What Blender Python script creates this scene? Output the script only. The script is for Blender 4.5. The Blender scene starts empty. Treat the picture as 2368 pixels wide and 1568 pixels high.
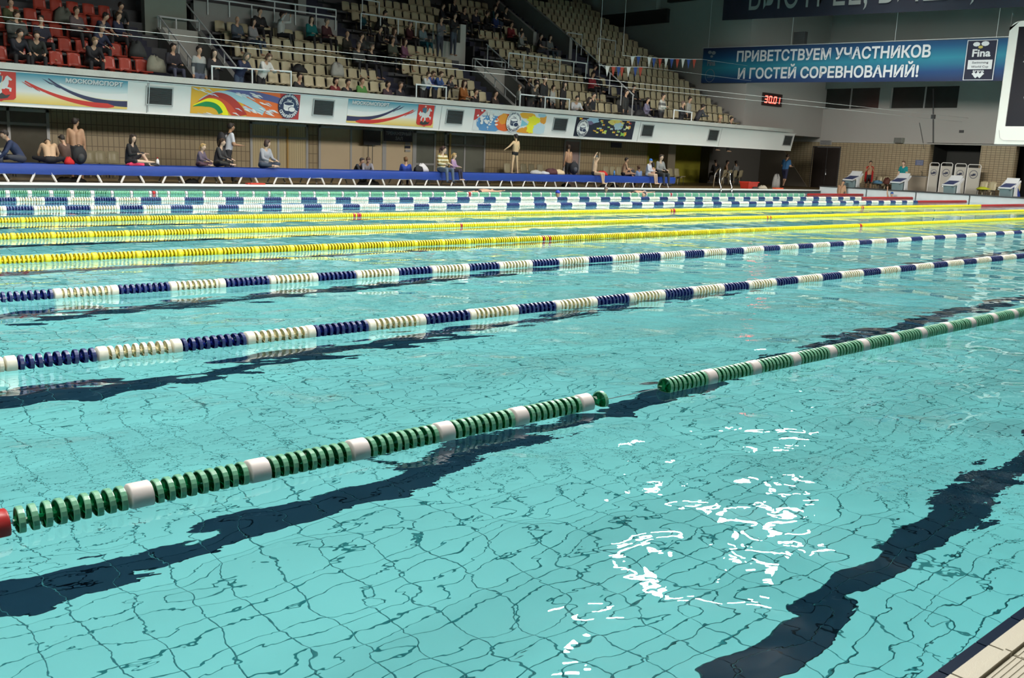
import bpy, math, random
import numpy as np
from mathutils import Vector, Matrix, Euler
random.seed(7)
D = bpy.data
SC = bpy.context.scene
COL = SC.collection
# ---------------------------------------------------------------- camera
W, H = 2368, 1568
YAW, PITCH, ROLL, FPX, CY, CZ = 0.734065794, 0.195647788, 0.0411175, 2174.25522, -0.9517043, 1.36587296
def _basis():
    f = np.array([math.sin(YAW)*math.cos(PITCH), math.cos(YAW)*math.cos(PITCH), -math.sin(PITCH)])
    r = np.array([math.cos(YAW), -math.sin(YAW), 0.0]); u = np.cross(r, f)
    c, s = math.cos(ROLL), math.sin(ROLL)
    return c*r+s*u, -s*r+c*u, f
CR, CU, CF = _basis()
CO = np.array([0, CY, CZ])
cam = D.objects.new('camera', D.cameras.new('camera'))
COL.objects.link(cam)
cam.matrix_world = Matrix(((CR[0], CU[0], -CF[0], 0), (CR[1], CU[1], -CF[1], CY), (CR[2], CU[2], -CF[2], CZ), (0, 0, 0, 1)))
cam.data.sensor_width = 36; cam.data.lens = FPX*36/W
cam.data.clip_end = 300; cam.data.clip_start = 0.05
cam.data.dof.use_dof = True; cam.data.dof.focus_distance = 6.0; cam.data.dof.aperture_fstop = 9.0
SC.camera = cam
def at(px, py, ax, val):
    """point of the hall that the photo shows at (px, py), on the plane axis=val"""
    d = CF + (px-W/2)/FPX*CR - (py-H/2)/FPX*CU
    return Vector(CO + (val-CO[ax])/d[ax]*d)
def toimg(P):
    d = np.array(P)-CO; z = d@CF
    return W/2+FPX*(d@CR)/z, H/2-FPX*(d@CU)/z
def x_on(px, Y, Z):
    lo, hi = -20., 70.
    for _ in range(40):
        m = (lo+hi)/2
        if toimg((m, Y, Z))[0] < px: lo = m
        else: hi = m
    return lo
# ---------------------------------------------------------------- world, lights, exposure
SC.view_settings.view_transform = 'Standard'; SC.view_settings.look = 'None'
SC.view_settings.gamma = 1; SC.view_settings.use_curve_mapping = False
SC.view_settings.exposure = 0.0
wd = D.worlds.new('world'); SC.world = wd; wd.use_nodes = True
wd.node_tree.nodes['Background'].inputs[0].default_value = (0.95, 0.9, 0.82, 1)
wd.node_tree.nodes['Background'].inputs[1].default_value = 0.09
def area(name, loc, sx, sy, power, spread, col=(1, 0.97, 0.9), target=None):
    l = D.lights.new(name, 'AREA'); l.shape = 'RECTANGLE'; l.size = sx; l.size_y = sy
    l.energy = power; l.color = col; l.spread = math.radians(spread)
    o = D.objects.new(name, l); COL.objects.link(o); o.location = loc
    if target is not None:
        o.rotation_euler = (Vector(target)-Vector(loc)).to_track_quat('-Z', 'Y').to_euler()
    return o
for fy in (5, 12.5, 20): area('floodlight_bank', (15, fy, 12.6), 56, 4.5, 3500, 94)
area('side_floodlight_bank', (18, -7.5, 7.2), 60, 1.6, 1350, 38, target=(18, 19, 0.1), col=(1, 0.95, 0.86))
area('end_fill_light', (24, 14, 6.4), 24, 1.4, 420, 40, target=(49, 17, 0.9), col=(1, 0.95, 0.86))  # added fill light to brighten the end wall and blocks
for gx, gy, gp in ((1700, 1290, 1500), (1360, 1440, 900), (1830, 1400, 900), (1760, 1190, 600), (1500, 1262, 700), (1540, 1380, 500), (1580, 1245, 400), (1790, 1262, 400), (1640, 1330, 400), (1780, 1420, 400), (1265, 1530, 400), (1850, 1130, 300), (1450, 1236, 400)):
    w0 = at(gx, gy, 2, 0.0); dv = (w0-Vector(CO)).normalized(); dv.z = -dv.z
    lp = w0+dv*(12.3/dv.z)
    area('floodlight', lp, 0.75, 0.35, gp*0.5, 150, (1, 0.95, 0.88), w0)
cy = SC.cycles
cy.max_bounces = 8; cy.diffuse_bounces = 3; cy.glossy_bounces = 4; cy.transmission_bounces = 6; cy.transparent_max_bounces = 8
cy.sample_clamp_indirect = 4.0; cy.sample_clamp_direct = 0
cy.use_denoising = True; cy.blur_glossy = 0.3
cy.caustics_reflective = False; cy.caustics_refractive = True
# ---------------------------------------------------------------- materials
MATS = {}
def mat(name, col, rough=0.6, metal=0.0, spec=0.5, var=0.0, vscale=3.0, bump=0.0, bscale=40.0, emit=None, estr=1.0, trans=0.0, coat=0.0):
    if name in MATS: return MATS[name]
    m = D.materials.new(name); m.use_nodes = True; nt = m.node_tree; b = nt.nodes['Principled BSDF']
    b.inputs['Base Color'].default_value = (*col, 1); b.inputs['Roughness'].default_value = rough
    b.inputs['Metallic'].default_value = metal; b.inputs['Specular IOR Level'].default_value = spec
    b.inputs['Transmission Weight'].default_value = trans; b.inputs['Coat Weight'].default_value = coat
    if emit: b.inputs['Emission Color'].default_value = (*emit, 1); b.inputs['Emission Strength'].default_value = estr
    tc = nt.nodes.new('ShaderNodeTexCoord')
    if var > 0:
        n = nt.nodes.new('ShaderNodeTexNoise'); n.inputs['Scale'].default_value = vscale; n.inputs['Detail'].default_value = 5
        mx = nt.nodes.new('ShaderNodeMix'); mx.data_type = 'RGBA'
        mx.inputs[6].default_value = (*[c*(1-var) for c in col], 1); mx.inputs[7].default_value = (*[min(1, c*(1+var)) for c in col], 1)
        nt.links.new(tc.outputs['Object'], n.inputs['Vector']); nt.links.new(n.outputs[0], mx.inputs[0]); nt.links.new(mx.outputs[2], b.inputs['Base Color'])
    if bump > 0:
        n = nt.nodes.new('ShaderNodeTexNoise'); n.inputs['Scale'].default_value = bscale; n.inputs['Detail'].default_value = 3
        bp = nt.nodes.new('ShaderNodeBump'); bp.inputs['Strength'].default_value = 0.6; bp.inputs['Distance'].default_value = bump
        nt.links.new(tc.outputs['Object'], n.inputs['Vector']); nt.links.new(n.outputs[0], bp.inputs['Height']); nt.links.new(bp.outputs[0], b.inputs['Normal'])
    MATS[name] = m
    return m
def cmat(col, rough=0.75, kind='cloth'):
    col = tuple(round(c, 3) for c in col)
    return mat('%s_%02x%02x%02x' % (kind, *[int(255*min(1, c)) for c in col]), col, rough, var=0.18, vscale=9, bump=0.004, bscale=60)
def tile_mat(name, c1, c2, mortar, bw, bh, axes, rough=0.4, off=0.0, msize=0.012, coord='Object'):
    """brick pattern for tiles too far away to build; axes = the two axes of the wall plane"""
    m = D.materials.new(name); m.use_nodes = True; nt = m.node_tree; b = nt.nodes['Principled BSDF']
    tc = nt.nodes.new('ShaderNodeTexCoord'); sp = nt.nodes.new('ShaderNodeSeparateXYZ'); cb = nt.nodes.new('ShaderNodeCombineXYZ')
    nt.links.new(tc.outputs[coord], sp.inputs[0]); nt.links.new(sp.outputs[axes[0]], cb.inputs[0]); nt.links.new(sp.outputs[axes[1]], cb.inputs[1])
    br = nt.nodes.new('ShaderNodeTexBrick'); br.offset = off; br.inputs['Color1'].default_value = (*c1, 1); br.inputs['Color2'].default_value = (*c2, 1)
    br.inputs['Mortar'].default_value = (*mortar, 1); br.inputs['Scale'].default_value = 1; br.inputs['Mortar Size'].default_value = msize
    br.inputs['Brick Width'].default_value = bw; br.inputs['Row Height'].default_value = bh; br.inputs['Bias'].default_value = 0
    nt.links.new(cb.outputs[0], br.inputs['Vector']); nt.links.new(br.outputs[0], b.inputs['Base Color']); b.inputs['Roughness'].default_value = rough
    bp = nt.nodes.new('ShaderNodeBump'); bp.invert = True; bp.inputs['Distance'].default_value = 0.004
    nt.links.new(br.outputs[1], bp.inputs['Height']); nt.links.new(bp.outputs[0], b.inputs['Normal'])
    return m
# ---------------------------------------------------------------- mesh helper
class MB:
    def __init__(s): s.v = []; s.f = []; s.m = []
    def add(s, vs, fs, mi=0):
        o = len(s.v); s.v += [tuple(v) for v in vs]
        s.f += [tuple(i+o for i in f) for f in fs]; s.m += [mi]*len(fs)
    def box(s, c, d, mi=0, rot=None):
        vs = []
        for x in (-.5, .5):
            for y in (-.5, .5):
                for z in (-.5, .5):
                    p = Vector((x*d[0], y*d[1], z*d[2]))
                    if rot is not None: p = rot @ p
                    vs.append(p+Vector(c))
        s.add(vs, [(0, 1, 3, 2), (4, 6, 7, 5), (0, 4, 5, 1), (2, 3, 7, 6), (0, 2, 6, 4), (1, 5, 7, 3)], mi)
    def b2(s, lo, hi, mi=0):
        s.box([(a+b)/2 for a, b in zip(lo, hi)], [b-a for a, b in zip(lo, hi)], mi)
    def tube(s, pts, r, n=8, mi=0, cap=True, r2=None):
        pts = [Vector(p) for p in pts]; rings = []
        up = Vector((0, 0, 1))
        for i, p in enumerate(pts):
            d = (pts[min(i+1, len(pts)-1)]-pts[max(i-1, 0)]).normalized()
            a = d.cross(up)
            if a.length < 1e-3: a = d.cross(Vector((0, 1, 0)))
            a.normalize(); b = d.cross(a)
            rr = r if r2 is None else r+(r2-r)*i/(len(pts)-1)
            rings.append([p+rr*(math.cos(2*math.pi*k/n)*a+math.sin(2*math.pi*k/n)*b) for k in range(n)])
        vs = [v for g in rings for v in g]; fs = []
        for i in range(len(pts)-1):
            for k in range(n):
                fs.append((i*n+k, i*n+(k+1) % n, (i+1)*n+(k+1) % n, (i+1)*n+k))
        if cap: fs.append(tuple(range(n-1, -1, -1))); fs.append(tuple((len(pts)-1)*n+k for k in range(n)))
        s.add(vs, fs, mi)
    def ell(s, c, r, nu=10, nv=7, mi=0, M=None, cut=None):
        vs = []; fs = []
        for j in range(nv+1):
            t = math.pi*j/nv
            for i in range(nu):
                a = 2*math.pi*i/nu
                p = Vector((r[0]*math.sin(t)*math.cos(a), r[1]*math.sin(t)*math.sin(a), r[2]*math.cos(t)))
                if cut is not None and p.z < cut: p.z = cut
                if M is not None: p = M @ p
                vs.append(p+Vector(c))
        for j in range(nv):
            for i in range(nu):
                fs.append((j*nu+i, (j+1)*nu+i, (j+1)*nu+(i+1) % nu, j*nu+(i+1) % nu))
        s.add(vs, fs, mi)
    def prism(s, pts, thick, mi=0):
        """pts: 3d outline, thick: extrusion vector"""
        n = len(pts); t = Vector(thick); a = [Vector(p) for p in pts]
        s.add(a+[p+t for p in a], [tuple(range(n)), tuple(range(2*n-1, n-1, -1))]+[(i, i+n, (i+1) % n+n, (i+1) % n) for i in range(n)], mi)
    def mesh(s, name, mats, smooth=False):
        me = D.meshes.new(name); me.from_pydata(s.v, [], s.f)
        for m in (mats if isinstance(mats, (list, tuple)) else [mats]): me.materials.append(m)
        me.polygons.foreach_set('material_index', s.m)
        if smooth: me.polygons.foreach_set('use_smooth', [True]*len(me.polygons))
        me.update(); return me
    def build(s, name, mats, parent=None, smooth=False, loc=None):
        return ob(name, s.mesh(name, mats, smooth), parent, loc)
def ob(name, data, parent=None, loc=None):
    o = D.objects.new(name, data); COL.objects.link(o)
    if parent is not None: o.parent = parent
    if loc is not None: o.location = loc
    return o
def tag(o, label=None, cat=None, group=None, kind=None):
    if label: o['label'] = label
    if cat: o['category'] = cat
    if group: o['group'] = group
    if kind: o['kind'] = kind
    return o
def thing(name, label, cat, loc=(0, 0, 0), group=None, rz=0.0):
    o = ob(name, None, None, loc); o.rotation_euler = (0, 0, rz); o.empty_display_size = 0.1
    return tag(o, label, cat, group)
def struct(o, label=None):
    o['kind'] = 'structure'
    if label: o['label'] = label
    return o
_TX = {}
def textgeo(s, bold=0.0):
    if (s, bold) in _TX: return _TX[(s, bold)]
    c = D.curves.new('t', 'FONT'); c.body = s; c.size = 1.0; c.offset = bold; c.resolution_u = 2
    o = D.objects.new('t', c); COL.objects.link(o)
    bpy.context.view_layer.update()
    dg = bpy.context.evaluated_depsgraph_get(); me = o.evaluated_get(dg).to_mesh()
    v = np.array([tuple(q.co) for q in me.vertices]) if len(me.vertices) else np.zeros((1, 3))
    f = [tuple(p.vertices) for p in me.polygons]
    o.evaluated_get(dg).to_mesh_clear(); D.objects.remove(o); D.curves.remove(c)
    v[:, 0] -= v[:, 0].min()
    _TX[(s, bold)] = (v, f, v[:, 0].max())
    return _TX[(s, bold)]
def put_text(mb, s, org, ux, uy, w, h, mi=0, bold=0.02, capk=0.72):
    """text with left baseline at org, fitted to width w (None: natural) and cap height h"""
    v, f, tw = textgeo(s, bold)
    k = h/capk; kx = k if w is None else w/tw
    org = Vector(org); ux = Vector(ux); uy = Vector(uy)
    mb.add([org+ux*(float(p[0])*kx)+uy*(float(p[1])*k) for p in v], f, mi)
    return tw*kx
# common materials
M_white = mat('white_paint', (0.78, 0.78, 0.76), 0.5, var=0.04, vscale=2)
M_rail = mat('rail_paint', (0.62, 0.65, 0.66), 0.45, var=0.05)
M_chrome = mat('polished_steel', (0.75, 0.76, 0.78), 0.15, metal=1.0)
M_black = mat('black_plastic', (0.012, 0.012, 0.014), 0.5, var=0.2)
M_dark = mat('dark_metal', (0.05, 0.052, 0.055), 0.5, var=0.15)
M_alu = mat('aluminium_frame', (0.42, 0.42, 0.42), 0.45, metal=0.3, var=0.06)
M_concrete = mat('pale_concrete', (0.42, 0.42, 0.39), 0.85, var=0.15, vscale=1.8, bump=0.01, bscale=25)
M_conc_d = mat('grey_concrete', (0.27, 0.275, 0.265), 0.9, var=0.15, vscale=1.2, bump=0.01)
M_step = mat('step_concrete', (0.075, 0.078, 0.085), 0.9, var=0.25, vscale=1.5)
M_navy = mat('navy_step_paint', (0.010, 0.013, 0.035), 0.7, var=0.2)
M_cream = mat('cream_plastic', (0.45, 0.40, 0.26), 0.32, var=0.08, vscale=1.5)
M_redp = mat('red_plastic', (0.33, 0.045, 0.028), 0.32, var=0.1, vscale=1.5)
M_blue = mat('blue_vinyl', (0.004, 0.036, 0.25), 0.5, var=0.15, vscale=4, bump=0.006, bscale=12)
M_hall = mat('hall_wall_paint', (0.38, 0.365, 0.345), 0.85, var=0.05, vscale=0.7, bump=0.003, bscale=8)
# ================================================================ POOL
XE = 44.33
def watermat():
    m = D.materials.new('pool_water'); m.use_nodes = True; nt = m.node_tree
    for n in list(nt.nodes):
        if n.type != 'OUTPUT_MATERIAL': nt.nodes.remove(n)
    out = [n for n in nt.nodes if n.type == 'OUTPUT_MATERIAL'][0]
    g = nt.nodes.new('ShaderNodeBsdfGlass'); g.inputs['IOR'].default_value = 1.333; g.inputs['Roughness'].default_value = 0.0
    g.inputs['Color'].default_value = (0.95, 1.0, 1.0, 1)
    tc = nt.nodes.new('ShaderNodeTexCoord')
    def noise(scale, det, dist, amp, stretch=(1, 1, 1), rot=0.3):
        mp = nt.nodes.new('ShaderNodeMapping'); mp.inputs['Scale'].default_value = stretch; mp.inputs['Rotation'].default_value = (0, 0, rot)
        nt.links.new(tc.outputs['Object'], mp.inputs[0])
        n = nt.nodes.new('ShaderNodeTexNoise'); n.inputs['Scale'].default_value = scale; n.inputs['Detail'].default_value = det
        n.inputs['Roughness'].default_value = 0.45; n.inputs['Distortion'].default_value = dist
        nt.links.new(mp.outputs[0], n.inputs['Vector'])
        k = nt.nodes.new('ShaderNodeMath'); k.operation = 'MULTIPLY'; k.inputs[1].default_value = amp
        nt.links.new(n.outputs[0], k.inputs[0]); return k.outputs[0]
    hs = [noise(1.1, 0.6, 0.2, 0.056), noise(3.0, 0.6, 0.4, 0.0165, (1, 1.35, 1), 0.5), noise(9.0, 2, 0.3, 0.0011, (1, 1.3, 1), -0.4)]
    # choppier patches where people swim
    pn = nt.nodes.new('ShaderNodeTexNoise'); pn.inputs['Scale'].default_value = 0.35; nt.links.new(tc.outputs['Object'], pn.inputs['Vector'])
    mr = nt.nodes.new('ShaderNodeMapRange'); mr.inputs[1].default_value = 0.48; mr.inputs[2].default_value = 0.68; nt.links.new(pn.outputs[0], mr.inputs[0])
    ch = noise(22, 2, 0.2, 0.0022)
    mm = nt.nodes.new('ShaderNodeMath'); mm.operation = 'MULTIPLY'; nt.links.new(mr.outputs[0], mm.inputs[0]); nt.links.new(ch, mm.inputs[1]); hs.append(mm.outputs[0])
    cur = hs[0]
    for h in hs[1:]:
        a = nt.nodes.new('ShaderNodeMath'); a.operation = 'ADD'; nt.links.new(cur, a.inputs[0]); nt.links.new(h, a.inputs[1]); cur = a.outputs[0]
    # calmer water beyond the lanes in use
    sp = nt.nodes.new('ShaderNodeSeparateXYZ'); nt.links.new(tc.outputs['Object'], sp.inputs[0])
    cm = nt.nodes.new('ShaderNodeMapRange'); cm.inputs[1].default_value = 6.5; cm.inputs[2].default_value = 10.5; cm.inputs[3].default_value = 1.0; cm.inputs[4].default_value = 0.24; nt.links.new(sp.outputs['Y'], cm.inputs[0])
    cc = nt.nodes.new('ShaderNodeMath'); cc.operation = 'MULTIPLY'; nt.links.new(cur, cc.inputs[0]); nt.links.new(cm.outputs[0], cc.inputs[1]); cur = cc.outputs[0]
    bp = nt.nodes.new('ShaderNodeBump'); bp.inputs['Strength'].default_value = 1; bp.inputs['Distance'].default_value = 1.0
    nt.links.new(cur, bp.inputs['Height']); nt.links.new(bp.outputs[0], g.inputs['Normal'])
    nt.links.new(g.outputs[0], out.inputs['Surface'])
    return m
b = MB(); b.add([(-14, 0, 0), (XE, 0, 0), (XE, 25, 0), (-14, 25, 0)], [(0, 1, 2, 3)])
tag(struct(b.build('pool_water', watermat())), 'rippled turquoise pool water filling the whole basin')
FD = -1.95
CT = (0.31, 0.90, 0.98)
M_ptile = mat('turquoise_pool_tile', CT, 0.5, spec=0.08, var=0.10, vscale=1.3)
M_pdark = mat('navy_pool_tile', (0.006, 0.030, 0.058), 0.5, spec=0.05, var=0.2, vscale=3)
M_grout = mat('dark_grout', (0.035, 0.23, 0.27), 0.8)
M_far = tile_mat('pool_tile_far', CT, (0.33, 0.92, 0.99), (0.03, 0.22, 0.24), 0.25, 0.125, ('X', 'Y'), 0.35, msize=0.006)
def lane_at(y):   # black lane lines run down the middle of each lane
    return any(abs(y-(1.25+2.5*k)) < 0.125 for k in range(10))
b = MB(); b.b2((-14, 0, FD-0.3), (XE, 25, FD-0.012))
floor = struct(b.build('pool_floor', M_grout), 'turquoise tiled pool floor with dark lane lines')
# nearest tiles: single pieces; next ones joined; beyond, only the pattern
def tile_box(mb, x0, y0, mi=0, dx=0.25, dy=0.125, g=0.0042, z=FD):
    mb.b2((x0+g, y0+g, z-0.012), (x0+dx-g, y0+dy-g, z), mi)
tm = MB(); tile_box(tm, -0.125, -0.0625, z=0.0); tile_me = tm.mesh('tile', M_ptile)
tm = MB(); tile_box(tm, -0.125, -0.0625, z=0.0); tile_md = tm.mesh('tile', M_pdark)
cand = []
def refr_img(x, y):
    # where the camera sees a floor point through still water
    hd = math.hypot(x, y-CY); lo, hi = 0., hd
    for _ in range(30):
        m = (lo+hi)/2; s1 = m/math.hypot(m, CZ); s2 = s1/1.333; r2 = -FD*s2/math.sqrt(1-s2*s2)
        if m+r2 < hd: lo = m
        else: hi = m
    k = lo/hd
    return toimg((x*k, CY+(y-CY)*k, 0))
mid = MB()
for i in range(0, 96):
    for j in range(0, 80):
        x0, y0 = i*0.25, j*0.125
        cx, cyy = x0+0.125, y0+0.0625
        u, v = refr_img(cx, cyy)
        if -120 < u < W+120 and v < H+120: cand.append((math.hypot(cx, cyy-CY), x0, y0))
cand.sort()
for n, (dd, x0, y0) in enumerate(cand):
    dk = lane_at(y0+0.0625)
    if n < 300:
        o = ob('tile', tile_md if dk else tile_me, floor, (x0+0.125, y0+0.0625, FD))
    else: tile_box(mid, x0, y0, 1 if dk else 0)
tag(mid.build('floor_tiles', [M_ptile, M_pdark], floor), kind='stuff')
b = MB(); have = set((x, y) for _, x, y in cand)
b.b2((24, 0, FD-0.02), (XE, 10, FD-0.001)); b.b2((-14, 10, FD-0.02), (XE, 25, FD-0.001)); b.b2((-14, 0, FD-0.02), (0, 10, FD-0.001))
b.build('floor_surface', M_far, floor)
b = MB()
for k in range(10):
    y = 1.25+2.5*k; x0 = 24 if y < 10 else -14
    b.b2((x0, y-0.125, FD-0.001), (XE-2, y+0.125, FD+0.002))
b.build('lane_line', M_pdark, floor)
M_wt = tile_mat('pool_wall_tile', CT, (0.33, 0.92, 0.99), (0.03, 0.22, 0.24), 0.25, 0.125, ('X', 'Z'), 0.35, msize=0.006)
M_we = tile_mat('pool_end_tile', (0.5, 0.6, 0.62), (0.52, 0.62, 0.64), (0.2, 0.3, 0.32), 0.25, 0.125, ('Y', 'Z'), 0.35, msize=0.006)
b = MB(); b.b2((-14, 25, FD), (XE, 25.3, 0.04), 0); b.b2((-14, 24.995, -0.04), (XE, 25.3, 0.06), 1); b.b2((-14, 24.96, 0.075), (XE, 25.35, 0.13), 2); b.b2((-14, 25.02, 0.05), (XE, 25.3, 0.075), 1)
struct(b.build('pool_edge_far', [M_wt, M_dark, M_white]), 'white coping and dark waterline of the far pool edge')
b = MB(); b.b2((-14, -0.3, FD), (XE, 0, -0.08), 0)
struct(b.build('pool_edge_near', [M_wt]), 'near side wall of the pool under the tiled deck')
b = MB(); b.b2((XE, -2, FD), (XE+0.4, 25.3, 0.0), 0)
struct(b.build('pool_end_wall', [M_we]), 'pale tiled end wall of the pool below the white panels')
# near deck: dark edge strip, ribbed cream tiles as single pieces
M_decktile = mat('cream_deck_tile', (0.52, 0.49, 0.39), 0.55, var=0.07, vscale=2, bump=0.0015, bscale=220)
b = MB(); b.b2((-14, -8, -0.4), (XE+5, -0.035, 0.012))
deckn = struct(b.build('deck_near', mat('brown_grout', (0.14, 0.12, 0.09), 0.9, var=0.2, vscale=6)), 'cream tiled pool deck in the bottom right corner')
tb = MB(); nr = 16
tb.b2((-0.121, -0.121, -0.012), (0.121, 0.121, 0.0))
for k in range(nr):
    y = -0.115+k*0.23/(nr-1); tb.b2((-0.118, y-0.004, 0.0), (0.118, y+0.004, 0.0022))
decktile = tb.mesh('tile', M_decktile)
tb = MB(); tb.b2((-0.121, -0.03, -0.012), (0.121, 0.031, 0.004)); tb.b2((-0.121, -0.03, 0.0), (0.121, -0.012, 0.010)); edgetile = tb.mesh('tile', M_decktile)
tb = MB(); tb.b2((-0.1215, -0.018, -0.09), (0.1215, 0.018, 0.004)); rimtile = tb.mesh('tile', mat('black_blue_tile', (0.01, 0.02, 0.045), 0.2, var=0.3))
for i in range(26):
    x = 1.80+i*0.25+0.06
    ob('tile', rimtile, deckn, (x, -0.018, 0.012)); ob('tile', edgetile, deckn, (x, -0.068, 0.02))
    for j in range(7): ob('tile', decktile, deckn, (x, -0.10-0.125-0.25*j, 0.02))
# far deck and end deck
M_floor = tile_mat('brown_deck_tile', (0.16, 0.11, 0.045), (0.18, 0.12, 0.05), (0.09, 0.065, 0.03), 0.2, 0.2, ('X', 'Y'), 0.35)
b = MB(); b.b2((-14, 25.3, -0.3), (60, 36, 0.12)); struct(b.build('floor', M_floor), 'ochre tiled deck between the pool and the far wall')
b = MB(); b.b2((XE+0.4, -8, -0.3), (60, 25.3, 0.12)); struct(b.build('floor_end', M_floor), 'tiled deck behind the starting blocks')
M_panel = mat('end_panel_white', (0.70, 0.73, 0.76), 0.45, var=0.08, vscale=3)
b = MB(); b.b2((XE-0.06, -2, 0.285), (XE+1.35, 25.08, 0.33), 0); b.b2((XE+0.05, -2, 0.0), (XE+1.35, 25.05, 0.285), 1)
endp = struct(b.build('end_platform', [M_dark, M_dark]), 'raised platform carrying the starting blocks')
for k in range(10):
    y1 = 25.06 if k == 0 else 25-2.5*k-0.03; y0 = 25-2.5*(k+1)+0.03
    b = MB(); b.b2((XE-0.02, y0, -0.12), (XE+0.05, y1, 0.285)); b.b2((XE-0.035, y0, 0.25), (XE-0.02, y1, 0.285)); b.build('panel', M_panel, endp)
# ================================================================ LANE ROPES
def disc_mesh(name, mats, R=0.056, wd=0.022, n=20):
    """open ribbed float: outer band, web, hub, six vanes; axis along X"""
    b = MB(); ri = R-0.006
    def ring(x, r): return [(x, r*math.cos(2*math.pi*k/n), r*math.sin(2*math.pi*k/n)) for k in range(n)]
    rs = [ring(-wd/2, ri), ring(-wd/2, R-0.002), ring(-wd/2+0.003, R), ring(wd/2-0.003, R), ring(wd/2, R-0.002), ring(wd/2, ri)]
    vs = [v for r in rs for v in r]
    fs = [(i*n+k, i*n+(k+1) % n, ((i+1) % 6)*n+(k+1) % n, ((i+1) % 6)*n+k) for i in range(6) for k in range(n)]
    b.add(vs, fs, 0)
    b.tube([(wd*0.1, 0, 0), (wd*0.1+0.002, 0, 0)], ri+0.001, n, 1)
    b.tube([(-0.022, 0, 0), (0.024, 0, 0)], 0.013, 8, 1)
    for k in range(6):
        a = math.pi*k/3
        d = Vector((0, math.cos(a), math.sin(a))); t = Vector((0.010, -math.sin(a)*0.018, math.cos(a)*0.018))
        q = Vector((-wd/2, 0, 0))
        b.prism([q+d*0.012-t*0, q+d*0.050, q+d*0.050+t+Vector((0.008, 0, 0)), q+d*0.012+t*0.4+Vector((0.008, 0, 0))], tuple(Vector((0.002, 0, 0))), 1)
    return b.mesh(name, mats, False)
def drum_mesh(name, m, R=0.058, wd=0.058, n=24):
    b = MB()
    prof = [(-wd/2, 0.02), (-wd/2, R-0.005), (-wd/2+0.005, R), (wd/2-0.005, R), (wd/2, R-0.005), (wd/2, 0.02)]
    vs = [(x, r*math.cos(2*math.pi*k/n), r*math.sin(2*math.pi*k/n)) for x, r in prof for k in range(n)]
    fs = [(i*n+k, i*n+(k+1) % n, (i+1)*n+(k+1) % n, (i+1)*n+k) for i in range(5) for k in range(n)]
    fs += [tuple(range(n-1, -1, -1)), tuple(5*n+k for k in range(n))]
    b.add(vs, fs); return b.mesh(name, m, True)
G1 = mat('float_green_rim_sheen', (0.17, 0.42, 0.27), 0.28, var=0.1); G2 = mat('float_green', (0.0, 0.17, 0.05), 0.2, var=0.15)  # rim paler than the core: gloss of the ring put into its colour
B1 = mat('float_blue_rim', (0.03, 0.045, 0.15), 0.28, var=0.1); B2 = mat('float_blue', (0.005, 0.015, 0.16), 0.2, var=0.15)
W1 = mat('float_white_rim', (0.74, 0.72, 0.62), 0.3, var=0.04); W2 = mat('float_white', (0.72, 0.66, 0.40), 0.25, var=0.05)
Y1 = mat('float_yellow_rim', (0.66, 0.56, 0.012), 0.4, var=0.04); Y2 = mat('float_yellow', (0.62, 0.48, 0.0), 0.3, var=0.05)
R1 = mat('float_red_rim', (0.42, 0.03, 0.03), 0.3, var=0.05); R2 = mat('float_red', (0.32, 0.015, 0.015), 0.3)
P1 = mat('float_white_drum', (0.70, 0.64, 0.62), 0.4, var=0.06)
MT = {'g': (G1, G2), 'b': (B1, B2), 'w': (W1, W2), 'y': (Y1, Y2), 'r': (R1, R2)}
DISC = {k: disc_mesh('float', list(v)) for k, v in MT.items()}
DRUM = {'W': drum_mesh('float', P1, 0.058, 0.084), 'V': drum_mesh('float', W1), 'Z': drum_mesh('float', Y1), 'B': drum_mesh('float', B1), 'R': drum_mesh('float', R1)}
DM = {'W': P1, 'V': W1, 'Z': Y1, 'B': B1, 'R': R1}
def lod_disc(mb, x, y, z, wd, R, mi, n):
    vs = [(x+s*wd/2, y+R*math.cos(2*math.pi*k/n), z+R*math.sin(2*math.pi*k/n)) for s in (-1, 1) for k in range(n)]
    mb.add(vs, [(k, (k+1) % n, n+(k+1) % n, n+k) for k in range(n)]+[tuple(range(n-1, -1, -1)), tuple(range(n, 2*n))], mi)
def rope(y, seq, label, group=None, ndet=300, z=0.022, x0=-2.0, cable=((-3, 44.3),), xvis=0.0, sag=None):
    """seq: list of (x, code); small letters ribbed floats, capitals drums"""
    t = thing('lane_rope', label, 'lane rope', (0, y, z), 'lane ropes across the pool')
    b = MB()
    for c0, c1 in cable: b.tube([(c0, 0, 0), (c1, 0, 0)], 0.0025, 6)
    b.build('cable', M_chrome, t)
    seq = sorted(q for q in seq if q[0] > x0)
    near = [q for q in seq if q[0] >= xvis][:ndet]; ns = set(near)
    far = {}
    for q in seq:
        x, c = q; yo, zo = sag(x) if sag else (0, 0)
        if q in ns:
            o = ob('float', DISC[c] if c.islower() else DRUM[c], t, (x, yo, zo))
            if c.islower(): o.rotation_euler = (random.uniform(0, 1), random.uniform(-.06, .06), random.uniform(-.06, .06))
        elif x > xvis: far.setdefault('main', []).append((x, c, yo, zo))
    if far:
        mats = []; idx = {}; b = MB()
        for x, c, yo, zo in far['main']:
            m = MT[c][0] if c.islower() else DM[c]
            if m not in mats: mats.append(m)
            lod_disc(b, x, yo, zo, 0.030 if c.islower() else 0.055, 0.056, mats.index(m), 10 if x < 16 else 8)
        tag(b.build('far_floats', mats, t), kind='stuff')
    return t
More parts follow.
